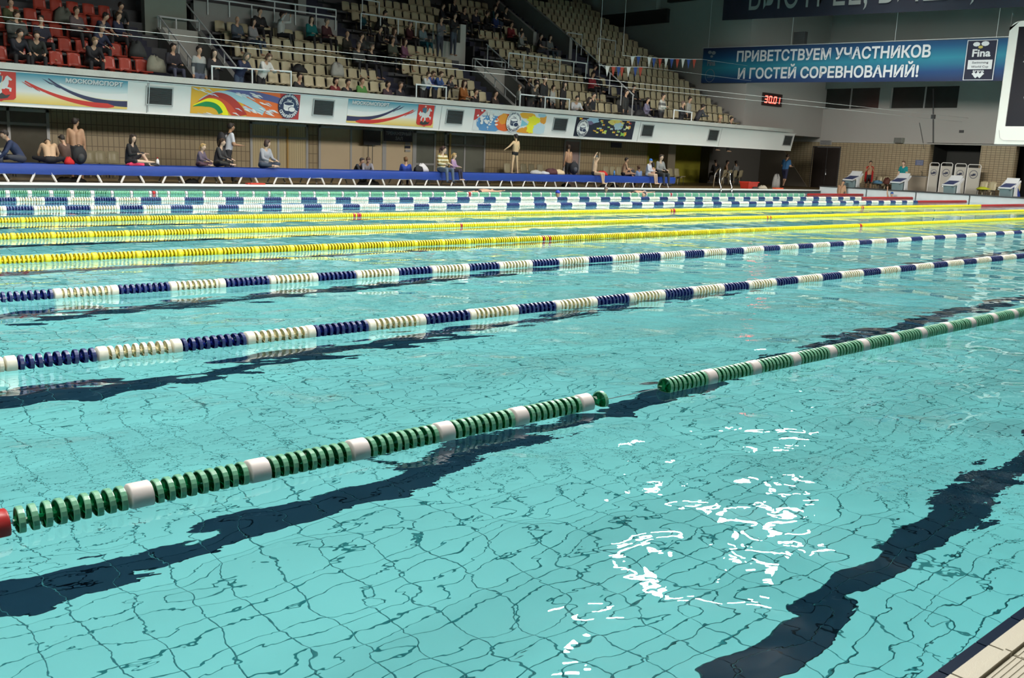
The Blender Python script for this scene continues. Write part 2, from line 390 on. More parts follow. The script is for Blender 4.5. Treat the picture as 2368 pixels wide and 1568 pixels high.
def pat_green(first, xa, xb, reds=(), pitch=0.485):
    s = []; k0 = math.floor((xa-first)/pitch)
    for k in range(k0, int((xb-first)/pitch)+2):
        X = first+k*pitch
        isr = any(abs(X-r) < pitch*0.3 for r in reds)
        s.append((X, 'R' if isr and first < 2 else 'W'))
        if isr and first >= 2: s.append((X+0.09, 'R')); s.append((X+0.17, 'W'))
        n = 9
        for i in range(n):
            xx = X+0.047+(pitch-0.094)*(i+0.5)/n
            if not (isr and first >= 2 and i < 3): s.append((xx, 'g'))
    return [q for q in s if xa <= q[0] <= xb]
def pat_bw(first, xb, reds=(), per=0.985, wl=0.53, xa=0.0):
    s = []; k0 = math.floor((xa-first)/per)
    for k in range(k0, int((xb-first)/per)+2):
        X = first+k*per
        s.append((X+0.03, 'V')); s.append((X+wl-0.03, 'V'))
        for i in range(8):
            xx = X+0.06+(wl-0.12)*(i+0.5)/8
            c = 'r' if any(abs(xx-r) < 0.03 for r in reds) else 'w'
            s.append((xx, c))
        n = 9
        for i in range(n): s.append((X+wl+(per-wl)*(i+0.5)/n, 'b'))
    return [q for q in s if xa <= q[0] <= xb]
def pat_y(first, xb, reds=(), per=0.49, xa=0.0):
    s = []; k0 = math.floor((xa-first)/per)
    for k in range(k0, int((xb-first)/per)+2):
        X = first+k*per; s.append((X, 'Z'))
        for i in range(9):
            xx = X+0.04+(per-0.08)*(i+0.5)/9
            s.append((xx, 'r' if any(0.035 < abs(xx-r) < 0.09 for r in reds) else 'y'))
    return [q for q in s if xa <= q[0] <= xb]
def redend(xa): return [(xa+0.05*i, 'r') for i in range(int((XE-0.3-xa)/0.05))]
s1 = pat_green(1.233, 0.60, 3.70, (0.77,), 0.485)+[(3.80, 'g')]+pat_green(4.783, 4.33, XE, (), 0.48)
s1 = [q for q in s1]
def sag1(x): return (0, 0) if x < 3.9 else (0.0, 0.0)
rope(2.5, s1, 'green and white lane rope nearest the camera, with a gap showing bare cable', xvis=0.5, x0=0.5, sag=sag1)
rope(5.0, pat_bw(1.90, XE, (10.36,), 0.988, xa=1.0), 'navy and white lane rope second from the near pool edge', xvis=1.0)
rope(7.5, pat_bw(2.37, XE, (10.93, 20.8), 0.995, xa=1.5), 'navy and white lane rope just in front of the three yellow ones', xvis=1.6)
rope(10.0, pat_y(3.03, XE, (10.5, 20.6), 0.49, xa=2.2), 'yellow lane rope nearest the camera of the three yellow ones', xvis=2.4)
rope(12.5, pat_y(3.32, XE, (10.69, 20.6), 0.485, xa=2.8), 'middle one of the three yellow lane ropes', xvis=3.0, ndet=60)
rope(15.0, pat_y(3.6, 39.4, (10.11, 19.9, 29.9), 0.485, xa=3.4)+redend(39.4), 'farthest of the three yellow lane ropes, with a red end', xvis=3.6, ndet=60)
rope(17.5, pat_bw(4.92, 39.2, (9.36, 19.4, 29.4), 0.98, xa=4.0)+redend(39.2), 'navy and white lane rope just beyond the three yellow ones', xvis=4.0, ndet=60)
rope(20.0, pat_bw(5.27, 39.2, (9.72, 19.56, 29.7), 0.98, xa=4.6)+redend(39.2), 'navy and white lane rope second from the far pool edge', xvis=4.6, ndet=60)
rope(22.5, pat_green(5.73, 5.2, 38.7, (8.99, 18.93, 29.0), 0.457)+redend(39), 'green and white lane rope nearest the far benches', xvis=5.2, ndet=60)
# ================================================================ HALL SHELL
CZT = 13.2
b = MB(); b.b2((-16, -10, CZT), (62, 52, CZT+0.3)); struct(b.build('ceiling', mat('dark_ceiling', (0.05, 0.055, 0.055), 0.9, var=0.1)), 'dark hall ceiling')
M_wtile = tile_mat('wall_tile_end', (0.34, 0.27, 0.165), (0.37, 0.30, 0.185), (0.16, 0.125, 0.08), 0.22, 0.11, ('Y', 'Z'), 0.5, 0.0)
M_wtile_x = tile_mat('wall_tile_back', (0.40, 0.31, 0.18), (0.43, 0.34, 0.20), (0.20, 0.15, 0.09), 0.17, 0.34, ('X', 'Z'), 0.45, 0.0)
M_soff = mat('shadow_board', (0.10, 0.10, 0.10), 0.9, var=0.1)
XW = 49.0; XB = 41.5
b = MB()
# white upper wall with two window openings (y ranges) z 4.45..5.6
WY = [(24.30, 28.15), (20.62, 24.18-0.03)]
zt, z0w, z1w = 2.68, 4.46, 5.56
b.b2((XW, -9, zt), (XW+0.4, 38, z0w)); b.b2((XW, -9, z1w), (XW+0.4, 38, CZT)); b.b2((XW, -9, z0w), (XW+0.4, 20.66, z1w)); b.b2((XW, 28.3, z0w), (XW+0.4, 38, z1w)); b.b2((XW, 24.22, z0w), (XW+0.4, 24.85, z1w))
struct(b.build('wall_end', M_hall), 'grey upper wall behind the starting blocks')
def opening(y0, y1, name, n):
    b = MB(); b.b2((XW+0.2, y0, z0w), (XW+0.25, y1, z1w), 0)
    w = struct(b.build(name, mat('dark_pane', (0.035, 0.038, 0.035), 0.25, var=0.2)), n)
    b = MB(); b.b2((XW+0.14, (y0+y1)/2-0.03, z0w), (XW+0.21, (y0+y1)/2+0.03, z1w)); b.b2((XW+0.1, y0, z0w-0.03), (XW+0.3, y1, z0w+0.02)); b.build('frame', M_alu, w)
    return w
opening(24.85, 28.3, 'window_1', 'dark two-pane window beside the gallery corner')
opening(20.66, 24.22, 'window_2', 'dark two-pane window right of the first one')
yd0, yd1 = 26.78, 28.45
yo0, yo1 = 19.2, 21.75
b = MB(); b.b2((XW-0.03, yd1, 0), (XW+0.4, 38, zt)); b.b2((XW-0.03, yo1, 0), (XW+0.4, yd0, zt)); b.b2((XW-0.03, yd0, 2.41), (XW+0.4, yd1, zt)); b.b2((XW-0.03, 17.55, 0), (XW+0.4, yo0, zt)); b.b2((XW-0.03, -9, 0), (XW+0.4, 15.5, zt))
b.b2((XW-0.06, -9, zt-0.03), (XW+0.0, 38, zt+0.02), 1)
struct(b.build('wall_end_tiled', [M_wtile, M_concrete]), 'beige tiled lower wall behind the starting blocks')
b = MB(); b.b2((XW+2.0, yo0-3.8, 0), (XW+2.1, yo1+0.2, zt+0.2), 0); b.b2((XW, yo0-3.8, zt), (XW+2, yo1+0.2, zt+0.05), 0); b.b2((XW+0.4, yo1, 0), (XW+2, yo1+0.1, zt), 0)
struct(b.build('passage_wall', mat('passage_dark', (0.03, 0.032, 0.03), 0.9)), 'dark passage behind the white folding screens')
# door
dr = struct(ob('door_1', None), 'dark brown double door in the tiled end wall'); dr.location = (XW, (yd0+yd1)/2, 0.12)
M_door = mat('dark_door', (0.018, 0.012, 0.010), 0.4, var=0.3, vscale=2)
wd2 = (yd1-yd0)/2
for sgn in (-1, 1):
    b = MB(); b.b2((0.02, min(0, sgn*wd2)+0.02, 0), (0.08, max(0, sgn*wd2)-0.02, 2.24)); b.b2((0.0, min(0, sgn*wd2)+0.16, 1.2), (0.02, max(0, sgn*wd2)-0.16, 2.05)); b.b2((0.0, min(0, sgn*wd2)+0.16, 0.15), (0.02, max(0, sgn*wd2)-0.16, 1.0)); b.build('door_leaf', M_door, dr)
b = MB(); b.b2((-0.05, -wd2-0.04, 0), (0.12, -wd2, 2.3)); b.b2((-0.05, wd2, 0), (0.12, wd2+0.04, 2.3)); b.b2((-0.05, -wd2-0.04, 2.26), (0.12, wd2+0.04, 2.3)); b.build('door_frame', M_dark, dr)
b = MB(); b.tube([(-0.02, -0.12, 0.72), (-0.08, -0.12, 0.72), (-0.08, -0.12, 1.05), (-0.02, -0.12, 1.05)], 0.014, 6); b.build('door_handle', M_chrome, dr)
# grandstand end block (grey mass beside the last seats)
GY = 28.1
b = MB(); b.b2((XB, GY, 2.9), (XW+0.4, 52, CZT), 0)
struct(b.build('wall_right', M_hall), 'grey end wall rising beside the last seats of the stand')
b = MB(); b.b2((XB-0.25, GY+5.3, 8.6), (XW, GY+14, 9.3), 0); b.b2((XB-0.35, GY+6.0, 9.3), (XW, GY+16, 10.2), 1); b.b2((XB-0.3, 18, 9.6), (XW, GY+5.3, 9.75), 0)
struct(b.build('ceiling_beam', [mat('dark_recess', (0.02, 0.022, 0.02), 0.9), M_hall]), 'dark stepped beam under the hall ceiling')
b = MB(); b.b2((-16, 46, 0), (XB, 46.3, CZT)); struct(b.build('wall_far', M_conc_d), 'dark wall behind the top of the stand')
# ---------------------------------------------------------------- gallery: floor slab, parapet, fascia
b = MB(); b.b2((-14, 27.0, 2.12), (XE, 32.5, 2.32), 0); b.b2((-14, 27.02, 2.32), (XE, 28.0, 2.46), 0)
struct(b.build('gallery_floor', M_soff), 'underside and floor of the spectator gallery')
b = MB()
b.b2((-14, 26.62, 2.955), (XE-0.5, 26.98, 3.12), 0); b.b2((-14, 26.90, 2.905), (XE-0.5, 27.05, 2.96), 1)  # second box: dark strip painting the shadow gap under the parapet
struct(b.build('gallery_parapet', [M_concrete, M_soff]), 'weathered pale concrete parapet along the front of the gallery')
M_fasc = mat('fascia_white', (0.74, 0.74, 0.72), 0.35, var=0.03, vscale=1.5)
b = MB()
b.prism([(-14, 26.98, 2.06), (-14, 27.12, 2.06), (-14, 26.99, 2.91), (-14, 26.81, 2.91)], (XE+14, 0, 0), 0)
b.prism([(-14, 26.74, 2.90), (-14, 26.9, 2.90), (-14, 26.9, 2.935), (-14, 26.72, 2.93)], (XE+14, 0, 0), 0)
b.b2((-14, 26.96, 2.035), (XE, 27.14, 2.065), 0)
fascia = struct(b.build('gallery_fascia', M_fasc), 'white panelled fascia along the gallery carrying posters')
FN = Vector((0, 26.98-26.80, 0)).y/0.91      # lean of the face per metre of height
def fpt(x, z, off=0.0): return Vector((x, 26.98-(z-2.06)*FN-off, z))
b = MB()
for xj in (10.62, 21.2, 32.1, 38.0): b.prism([fpt(xj-0.012, 2.06, 0.004), fpt(xj+0.012, 2.06, 0.004), fpt(xj+0.012, 2.93, 0.004), fpt(xj-0.012, 2.93, 0.004)], (0, 0.004, 0))
b.build('panel_joint', mat('joint_grey', (0.3, 0.3, 0.3), 0.8), fascia)
b = MB(); b.tube([fpt(10.55, 2.98, 0.09), fpt(10.66, 2.90, 0.03), fpt(10.66, 2.1, 0.02)], 0.012, 6); b.build('cable', M_rail, fascia)
# ventilation grilles
for i, px in enumerate((368, 747, 1050, 1294, 1496, 1648, 1820)):
    xc = x_on(px, 26.9, 2.55); n = ['in the fascia right of the leftmost poster', 'between the wave poster and the second white banner', 'left of the orange splash poster', 'between the splash poster and the fish poster', 'just right of the fish poster', 'in the bare fascia second from its far end', 'at the far end of the fascia'][i]
    g = thing('vent_grille', 'square dark ventilation grille '+n, 'vent', (xc, 0, 0), 'ventilation grilles in the gallery fascia')
    w2, zl, zh = 0.36, 2.32, 2.78
    b = MB(); b.prism([fpt(-w2, zl, 0.01), fpt(w2, zl, 0.01), fpt(w2, zh, 0.01), fpt(-w2, zh, 0.01)], (0, 0.02, 0)); b.build('backing', mat('vent_dark', (0.03, 0.035, 0.035), 0.7), g)
    b = MB()
    for x0, x1, z0, z1 in ((-w2-.04, -w2, zl-.04, zh+.04), (w2, w2+.04, zl-.04, zh+.04), (-w2, w2, zl-.04, zl), (-w2, w2, zh, zh+.04)):
        b.prism([fpt(x0, z0, 0.035), fpt(x1, z0, 0.035), fpt(x1, z1, 0.035), fpt(x0, z1, 0.035)], (0, 0.04, 0))
    b.build('frame', M_alu, g)
    for k in range(9):
        zz = zl+(zh-zl)*(k+0.5)/9; b = MB(); b.prism([fpt(-w2, zz-0.008, 0.012), fpt(w2, zz-0.008, 0.012), fpt(w2, zz+0.008, 0.03), fpt(-w2, zz+0.008, 0.03)], (0, 0.003, 0)); b.build('slat', mat('vent_slat', (0.08, 0.085, 0.085), 0.6), g)
# ---------------------------------------------------------------- posters on the fascia
def pcol(c): return mat('print_%02x%02x%02x' % tuple(int(255*x) for x in c), c, 0.5)
class Art:
    def __init__(s, x0, x1, z0=2.13, z1=2.915): s.x0, s.x1, s.z0, s.z1 = x0, x1, z0, z1; s.b = MB(); s.mats = []; s.lay = 0
    def mi(s, c):
        m = c if not isinstance(c, tuple) else pcol(c)
        if m not in s.mats: s.mats.append(m)
        return s.mats.index(m)
    def P(s, u, v, off=0.0): return fpt(s.x0+(s.x1-s.x0)*u, s.z0+(s.z1-s.z0)*v, 0.012+off)
    def poly(s, pts, c):
        s.lay += 1; pts = [(min(1, max(0, u)), min(1, max(0, v))) for u, v in pts]
        s.b.add([s.P(u, v, 0.0006*s.lay) for u, v in pts], [tuple(range(len(pts)))], s.mi(c))
    def stroke(s, pts, ws, c):
        s.lay += 1; L = []; R = []; asp = (s.x1-s.x0)/(s.z1-s.z0)
        for i, (u, v) in enumerate(pts):
            a = pts[max(0, i-1)]; d = pts[min(len(pts)-1, i+1)]; dx, dy = (d[0]-a[0])*asp, d[1]-a[1]; l = math.hypot(dx, dy) or 1
            nx, ny = -dy/l/asp*ws[i], dx/l*ws[i]
            L.append((u+nx, v+ny)); R.append((u-nx, v-ny))
        cl = lambda q: (min(1, max(0, q[0])), min(1, max(0, q[1])))
        n = len(pts); s.b.add([s.P(*cl(q), 0.0006*s.lay) for q in L+R], [(i, i+1, n+i+1, n+i) for i in range(n-1)], s.mi(c))
    def ell(s, cu, cv, ru, rv, c, n=28, jag=0, ph=0):
        s.poly([(cu+ru*math.cos(2*math.pi*k/n+ph)*(1+jag*random.uniform(-1, 1)), cv+rv*math.sin(2*math.pi*k/n+ph)*(1+jag*random.uniform(-1, 1))) for k in range(n)], c)
    def text(s, t, u, v, w, h, c, bold=0.03):
        s.lay += 2; o = s.P(u, v, 0.0006*s.lay); ux = (s.P(u+0.01, v)-s.P(u, v)).normalized(); uy = (s.P(u, v+0.01)-s.P(u, v)).normalized()
        put_text(s.b, t, o, ux, uy, w*(s.x1-s.x0), h*(s.z1-s.z0), s.mi(c), bold)
    def arc(s, t, cu, cv, ru, rv, a0, a1, h, c, flip=False):
        s.lay += 2; n = len(t)
        for i, ch in enumerate(t):
            if ch == ' ': continue
            a = math.radians(a0+(a1-a0)*(i+0.5)/n)
            p = s.P(cu+ru*math.cos(a), cv+rv*math.sin(a), 0.0006*s.lay)
            ex = s.P(0.51, 0.5)-s.P(0.5, 0.5); ex.normalize(); ey = (s.P(0.5, 0.51)-s.P(0.5, 0.5)).normalized()
            out = (ex*math.cos(a)+ey*math.sin(a)); tn = (ey*math.cos(a)-ex*math.sin(a))
            ux, uy = (-tn, out) if not flip else (tn, -out)
            hh = h*(s.z1-s.z0); v, f, tw = textgeo(ch, 0.03)
            put_text(s.b, ch, p-ux*(tw*hh/0.72/2)-uy*hh/2, ux, uy, None, hh, s.mi(c), 0.03)
    def board(s, name, label, base, cat='banner'):
        t = thing(name, label, cat, (0, 0, 0), 'posters on the gallery fascia')
        q = MB(); q.add([s.P(0, 0), s.P(1, 0), s.P(1, 1), s.P(0, 1), s.P(0, 0, -0.01), s.P(1, 0, -0.01), s.P(1, 1, -0.01), s.P(0, 1, -0.01)], [(0, 1, 2, 3), (7, 6, 5, 4), (0, 4, 5, 1), (1, 5, 6, 2), (2, 6, 7, 3), (3, 7, 4, 0)])
        q.build('panel', base, t); s.b.build('print', s.mats, t); return t
def grad_mat(name, stops, zlo=2.13, zhi=2.915, axis='Z'):
    m = D.materials.new(name); m.use_nodes = True; nt = m.node_tree; bs = nt.nodes['Principled BSDF']; bs.inputs['Roughness'].default_value = 0.5
    tc = nt.nodes.new('ShaderNodeTexCoord'); sp = nt.nodes.new('ShaderNodeSeparateXYZ'); mr = nt.nodes.new('ShaderNodeMapRange'); cr = nt.nodes.new('ShaderNodeValToRGB')
    mr.inputs[1].default_value = zlo; mr.inputs[2].default_value = zhi
    nt.links.new(tc.outputs['Object'], sp.inputs[0]); nt.links.new(sp.outputs[axis], mr.inputs[0]); nt.links.new(mr.outputs[0], cr.inputs[0]); nt.links.new(cr.outputs[0], bs.inputs['Base Color'])
    e = cr.color_ramp.elements
    while len(e) < len(stops): e.new(0.5)
    for el, (p, c) in zip(e, stops): el.position = p; el.color = (*c, 1)
    return m
M_skyp = grad_mat('print_sky_fade', [(0, (0.72, 0.50, 0.10)), (0.22, (0.75, 0.62, 0.30)), (0.38, (0.72, 0.72, 0.68)), (0.62, (0.55, 0.66, 0.68)), (1, (0.01, 0.24, 0.36))])
WHT = (0.75, 0.75, 0.74); NVY = (0.03, 0.025, 0.08); RED = (0.55, 0.03, 0.02); DKN = (0.015, 0.025, 0.075)
def qbez(p0, p1, p2, n=14): return [((1-t)**2*p0[0]+2*t*(1-t)*p1[0]+t*t*p2[0], (1-t)**2*p0[1]+2*t*(1-t)*p1[1]+t*t*p2[1]) for t in [i/n for i in range(n+1)]]
def crest(a, u0, u1):
    U = lambda p: (u0+(u1-u0)*p[0], p[1])
    a.poly([U(q) for q in [(0, 0.99), (1, 0.99), (1, 0.16), (0.92, 0.09), (0.6, 0.06), (0.5, 0.01), (0.4, 0.06), (0.08, 0.09), (0, 0.16)]], RED)
    G = (0.62, 0.64, 0.64)
    a.poly([U(q) for q in [(0.22, 0.62), (0.34, 0.66), (0.55, 0.64), (0.62, 0.72), (0.66, 0.82), (0.72, 0.86), (0.80, 0.80), (0.88, 0.74), (0.84, 0.70), (0.76, 0.72), (0.76, 0.60), (0.72, 0.50), (0.62, 0.42), (0.34, 0.42), (0.24, 0.50), (0.16, 0.44), (0.14, 0.56)]], G)   # horse
    for l in ([(0.28, 0.46), (0.36, 0.44), (0.30, 0.33), (0.34, 0.22), (0.28, 0.22), (0.22, 0.33)], [(0.62, 0.46), (0.70, 0.50), (0.86, 0.46), (0.84, 0.34), (0.78, 0.36), (0.78, 0.42)], [(0.42, 0.44), (0.52, 0.44), (0.54, 0.30), (0.48, 0.24)]): a.poly([U(q) for q in l], G)
    a.poly([U(q) for q in [(0.16, 0.70), (0.06, 0.56), (0.16, 0.50), (0.24, 0.62)]], G)
    a.poly([U(q) for q in [(0.30, 0.66), (0.26, 0.80), (0.36, 0.86), (0.52, 0.84), (0.56, 0.70), (0.48, 0.60)]], (0.05, 0.13, 0.2))   # rider cloak
    a.ell(u0+(u1-u0)*0.45, 0.905, (u1-u0)*0.06, 0.04, (0.55, 0.5, 0.45))
    a.stroke([U(q) for q in [(0.56, 0.84), (0.52, 0.5), (0.40, 0.20)]], [0.008]*3, (0.7, 0.65, 0.4))
    a.poly([U(q) for q in [(0.18, 0.16), (0.30, 0.28), (0.42, 0.20), (0.52, 0.30), (0.66, 0.22), (0.82, 0.26), (0.72, 0.14), (0.52, 0.10), (0.34, 0.10)]], (0.025, 0.03, 0.03))
def sport_banner(x0, mirror, label):
    a = Art(x0, x0+3.62); F = (lambda u: 1-u) if mirror else (lambda u: u)
    Q = lambda pts: [(F(u), v) for u, v in pts]
    # three brush strokes: white, navy, red (drawn for the version with the crest on the right)
    a.stroke(Q(qbez((0.0, 0.44), (0.30, 0.30), (0.50, 0.72))), [0.12-0.10*i/14 for i in range(15)], WHT)
    a.stroke(Q(qbez((0.0, 0.18), (0.36, 0.12), (0.58, 0.86))), [0.105-0.085*i/14 for i in range(15)], NVY)
    a.stroke(Q(qbez((0.10, 0.07), (0.46, 0.04), (0.74, 0.72))), [0.02]+[0.10-0.075*i/14 for i in range(1, 15)], RED)
    for k in range(9):
        t = random.uniform(0.7, 1.0); x = 0.30+0.28*t; y = 0.30+0.52*t
        a.stroke(Q([(x, y-0.10), (x+0.05, y+0.04)]), [0.012, 0.004], NVY)
        a.stroke(Q([(x+0.14, y-0.24), (x+0.19, y-0.10)]), [0.012, 0.004], RED)
    if mirror: crest(a, -0.15, 0.045) if False else crest(a, 0.0, 0.20)
    else: crest(a, 0.79, 0.985)
    if mirror: a.text('МОСКОМСПОРТ', 0.545, 0.765, 0.42, 0.14, (0.12, 0.16, 0.2), 0.035); a.text('МОСКОМСПОРТ', 0.54, 0.78, 0.42, 0.14, WHT, 0.035)
    else: a.text('МОСКОМСПОРТ', 0.045, 0.765, 0.41, 0.14, (0.12, 0.16, 0.2), 0.035); a.text('МОСКОМСПОРТ', 0.04, 0.78, 0.41, 0.14, WHT, 0.035)
    return a.board('fascia_banner', label, M_skyp)
sport_banner(6.44, True, 'banner reading МОСКОМСПОРТ with its red horseman crest on the left side')
sport_banner(17.29, False, 'banner reading МОСКОМСПОРТ with its red horseman crest on the right side')
def club_logo(a, cu, cv, ru, rv, dark):
    bg, fg = (DKN, WHT) if dark else (WHT, DKN)
    a.ell(cu, cv, ru, rv, bg, 36)
    a.arc('СПОРТИВНЫЙ КОМПЛЕКС', cu, cv, ru*0.84, rv*0.84, 170, 10, 0.085, fg)
    a.arc('ОЛИМПИЙСКИЙ', cu, cv, ru*0.82, rv*0.82, 205, 335, 0.12, fg, True)
    a.ell(cu-ru*0.96+ru*0.08, cv-rv*0.03, ru*0.04, rv*0.03, fg, 8); a.ell(cu+ru*0.88, cv-rv*0.03, ru*0.04, rv*0.03, fg, 8)
    for k in range(2): a.stroke([(cu-ru*0.22, cv+rv*(0.50-0.08*k)), (cu-ru*0.05, cv+rv*(0.52-0.08*k)), (cu+ru*0.02, cv+rv*(0.44-0.06*k)), (cu+ru*0.22, cv+rv*(0.50-0.08*k))], [0.008]*4, fg)
    # round stadium with a smaller hall in front
    a.poly([(cu-ru*0.50, cv+rv*0.18), (cu-ru*0.50, cv-rv*0.22), (cu-ru*0.30, cv-rv*0.36), (cu+ru*0.10, cv-rv*0.38), (cu+ru*0.45, cv-rv*0.2), (cu+ru*0.45, cv+rv*0.18)], fg)
    a.ell(cu-ru*0.03, cv+rv*0.20, ru*0.50, rv*0.17, fg); a.ell(cu-ru*0.03, cv+rv*0.20, ru*0.46, rv*0.13, bg)
    a.ell(cu+ru*0.28, cv-rv*0.22, ru*0.34, rv*0.22, bg); a.ell(cu+ru*0.30, cv-rv*0.24, ru*0.30, rv*0.19, fg)
    for k in range(5): a.stroke([(cu-ru*(0.46-0.1*k), cv+rv*0.04), (cu-ru*(0.46-0.1*k), cv-rv*0.22)], [0.003]*2, bg)
a = Art(11.91, 15.5)
OR = (0.72, 0.13, 0.02); LB = (0.36, 0.55, 0.62); PU = (0.09, 0.09, 0.25)
a.poly([(0.5, 0), (1, 0), (1, 1), (0.42, 1)], OR); a.poly([(0.84, 0), (1, 0), (1, 1), (0.80, 1)], (0.42, 0.03, 0.03))
a.stroke(qbez((0.14, 0.62), (0.40, 1.12), (0.86, 0.62), 20), [0.02+0.10*min(1, i/6) for i in range(21)], PU)
a.stroke(qbez((0.07, 0.50), (0.30, 1.16), (0.66, 0.20), 20), [0.02+0.12*min(1, i/7) for i in range(21)], LB)
a.stroke(qbez((0.04, 0.34), (0.30, 1.10), (0.47, -0.05), 20), [0.02+0.17*min(1, i/7) for i in range(21)], (0.40, 0.025, 0.015))
a.stroke(qbez((0.04, 0.32), (0.26, 0.90), (0.40, -0.05), 20), [0.02+0.10*min(1, i/7) for i in range(21)], (0.55, 0.06, 0.02))
a.stroke(qbez((0.02, 0.28), (0.26, 0.80), (0.31, -0.04), 20), [0.02+0.10*min(1, i/6) for i in range(21)], (0.80, 0.72, 0.0))
a.stroke(qbez((0.02, 0.26), (0.22, 0.56), (0.265, 0.06), 20), [0.01+0.085*min(1, i/6) for i in range(21)], (0.0, 0.20, 0.05))
for k in range(46):
    cu, cv = random.choice([(0.08, 0.85), (0.17, 0.80), (0.13, 0.04), (0.46, 0.86), (0.57, 0.78), (0.50, 0.3), (0.60, 0.25), (0.72, 0.2), (0.43, 0.15), (0.68, 0.45)])
    cu += random.uniform(-0.05, 0.05); cv += random.uniform(-0.10, 0.10)
    a.stroke([(cu-0.03, cv+0.04), (cu, cv+random.uniform(-.01, .03)), (cu+0.035, cv-0.06)], [0.006, random.uniform(0.02, 0.035), 0.004], random.choice([WHT, WHT, (0.50, 0.58, 0.66)]))
club_logo(a, 0.89, 0.5, 0.102, 0.49, True)
a.board('fascia_banner', 'orange poster with a painted rainbow wave and a navy round logo', pcol((0.68, 0.36, 0.02)))
a = Art(22.74, 26.42)
a.ell(0.22, 0.35, 0.20, 0.40, (0.10, 0.26, 0.50), jag=0.12); a.poly([(0, 0.45), (0, 1), (0.16, 1), (0.03, 0.5)], (0.5, 0.04, 0.04))
a.ell(0.42, 0.45, 0.13, 0.42, (0.70, 0.12, 0.02), jag=0.03); a.ell(0.39, 0.6, 0.06, 0.25, (0.75, 0.30, 0.03), jag=0.15)
a.poly([(0.55, 0.2), (0.76, 0.42), (0.60, 0.75)], (0.20, 0.50, 0.60)); a.ell(0.72, 0.85, 0.12, 0.16, (0.75, 0.36, 0.02), jag=0.2); a.ell(0.82, 0.62, 0.09, 0.24, (0.78, 0.70, 0.02), jag=0.25); a.ell(0.74, 0.12, 0.13, 0.16, (0.72, 0.30, 0.02), jag=0.25)
a.ell(0.80, 0.25, 0.07, 0.26, (0.80, 0.72, 0.02), jag=0.25); a.ell(0.92, 0.25, 0.09, 0.28, (0.48, 0.62, 0.70), jag=0.15); a.ell(0.96, 0.72, 0.05, 0.22, (0.72, 0.3, 0.03), jag=0.2); a.ell(0.93, 0.92, 0.06, 0.10, (0.3, 0.5, 0.6), jag=0.2)
for k in range(60):
    cu = random.gauss(0.17, 0.07); cv = random.gauss(0.55, 0.20); a.ell(cu, cv, random.uniform(0.004, 0.02), random.uniform(0.02, 0.07), WHT, 7, 0.3)
club_logo(a, 0.535, 0.5, 0.105, 0.50, False)
a.board('fascia_banner', 'abstract poster with orange, blue and yellow paint splashes and white round logo', pcol((0.66, 0.68, 0.68)))
a = Art(28.11, 31.73)
a.ell(0.27, 0.88, 0.10, 0.16, (0.30, 0.45, 0.58), jag=0.2); a.ell(0.22, 0.72, 0.07, 0.10, (0.16, 0.12, 0.22), jag=0.2); a.ell(0.66, 0.84, 0.13, 0.15, (0.68, 0.55, 0.14), jag=0.25); a.ell(0.72, 0.66, 0.08, 0.2, (0.36, 0.5, 0.58), jag=0.2)
def fish(a, u, v, s, c, c2, d=1):
    a.poly([(u-d*s*0.5, v), (u-d*s*0.15, v+s*1.3), (u+d*s*0.3, v+s*0.7), (u+d*s*0.8, v+s*1.5), (u+d*s*0.65, v), (u+d*s*0.8, v-s*1.3), (u+d*s*0.3, v-s*0.7), (u-d*s*0.15, v-s*1.3)], c)
    a.poly([(u-d*s*0.5, v), (u-d*s*0.15, v+s*1.2), (u-d*s*0.05, v), (u-d*s*0.15, v-s*1.2)], c2)
cl = [(0.75, 0.35, 0.02), (0.30, 0.52, 0.10), (0.60, 0.05, 0.03), (0.72, 0.66, 0.30), (0.42, 0.56, 0.60), (0.70, 0.60, 0.06)]
for k in range(34):
    uu = random.uniform(0.30, 0.92); vv = random.uniform(0.12, 0.9)
    if vv > 1.35-uu*0.4 or (0.44 < uu < 0.6 and vv > 0.75) or (uu < 0.4 and 0.62 < vv): continue
    fish(a, uu, vv, random.uniform(0.022, 0.05), random.choice(cl), random.choice(cl), random.choice((-1, 1)))
fish(a, 0.89, 0.62, 0.075, (0.74, 0.70, 0.34), (0.75, 0.35, 0.02), -1); fish(a, 0.83, 0.24, 0.085, (0.22, 0.45, 0.08), (0.75, 0.35, 0.02), -1); fish(a, 0.07, 0.90, 0.045, (0.75, 0.45, 0.02), (0.6, 0.05, 0.03), -1); fish(a, 0.87, 0.92, 0.05, (0.75, 0.35, 0.02), (0.6, 0.05, 0.03), -1)
club_logo(a, 0.115, 0.43, 0.095, 0.44, False)
a.board('fascia_banner', 'dark poster covered in colourful cartoon fish with a white round logo', pcol((0.012, 0.010, 0.028)))
# ---------------------------------------------------------------- grandstand steps
Y0, Z0, RA, RB, NR = 28.0, 3.636, 0.74, 0.44, 21
def tread(r): return Z0+RB*r-0.80
def front(r): return Y0+RA*r-0.42
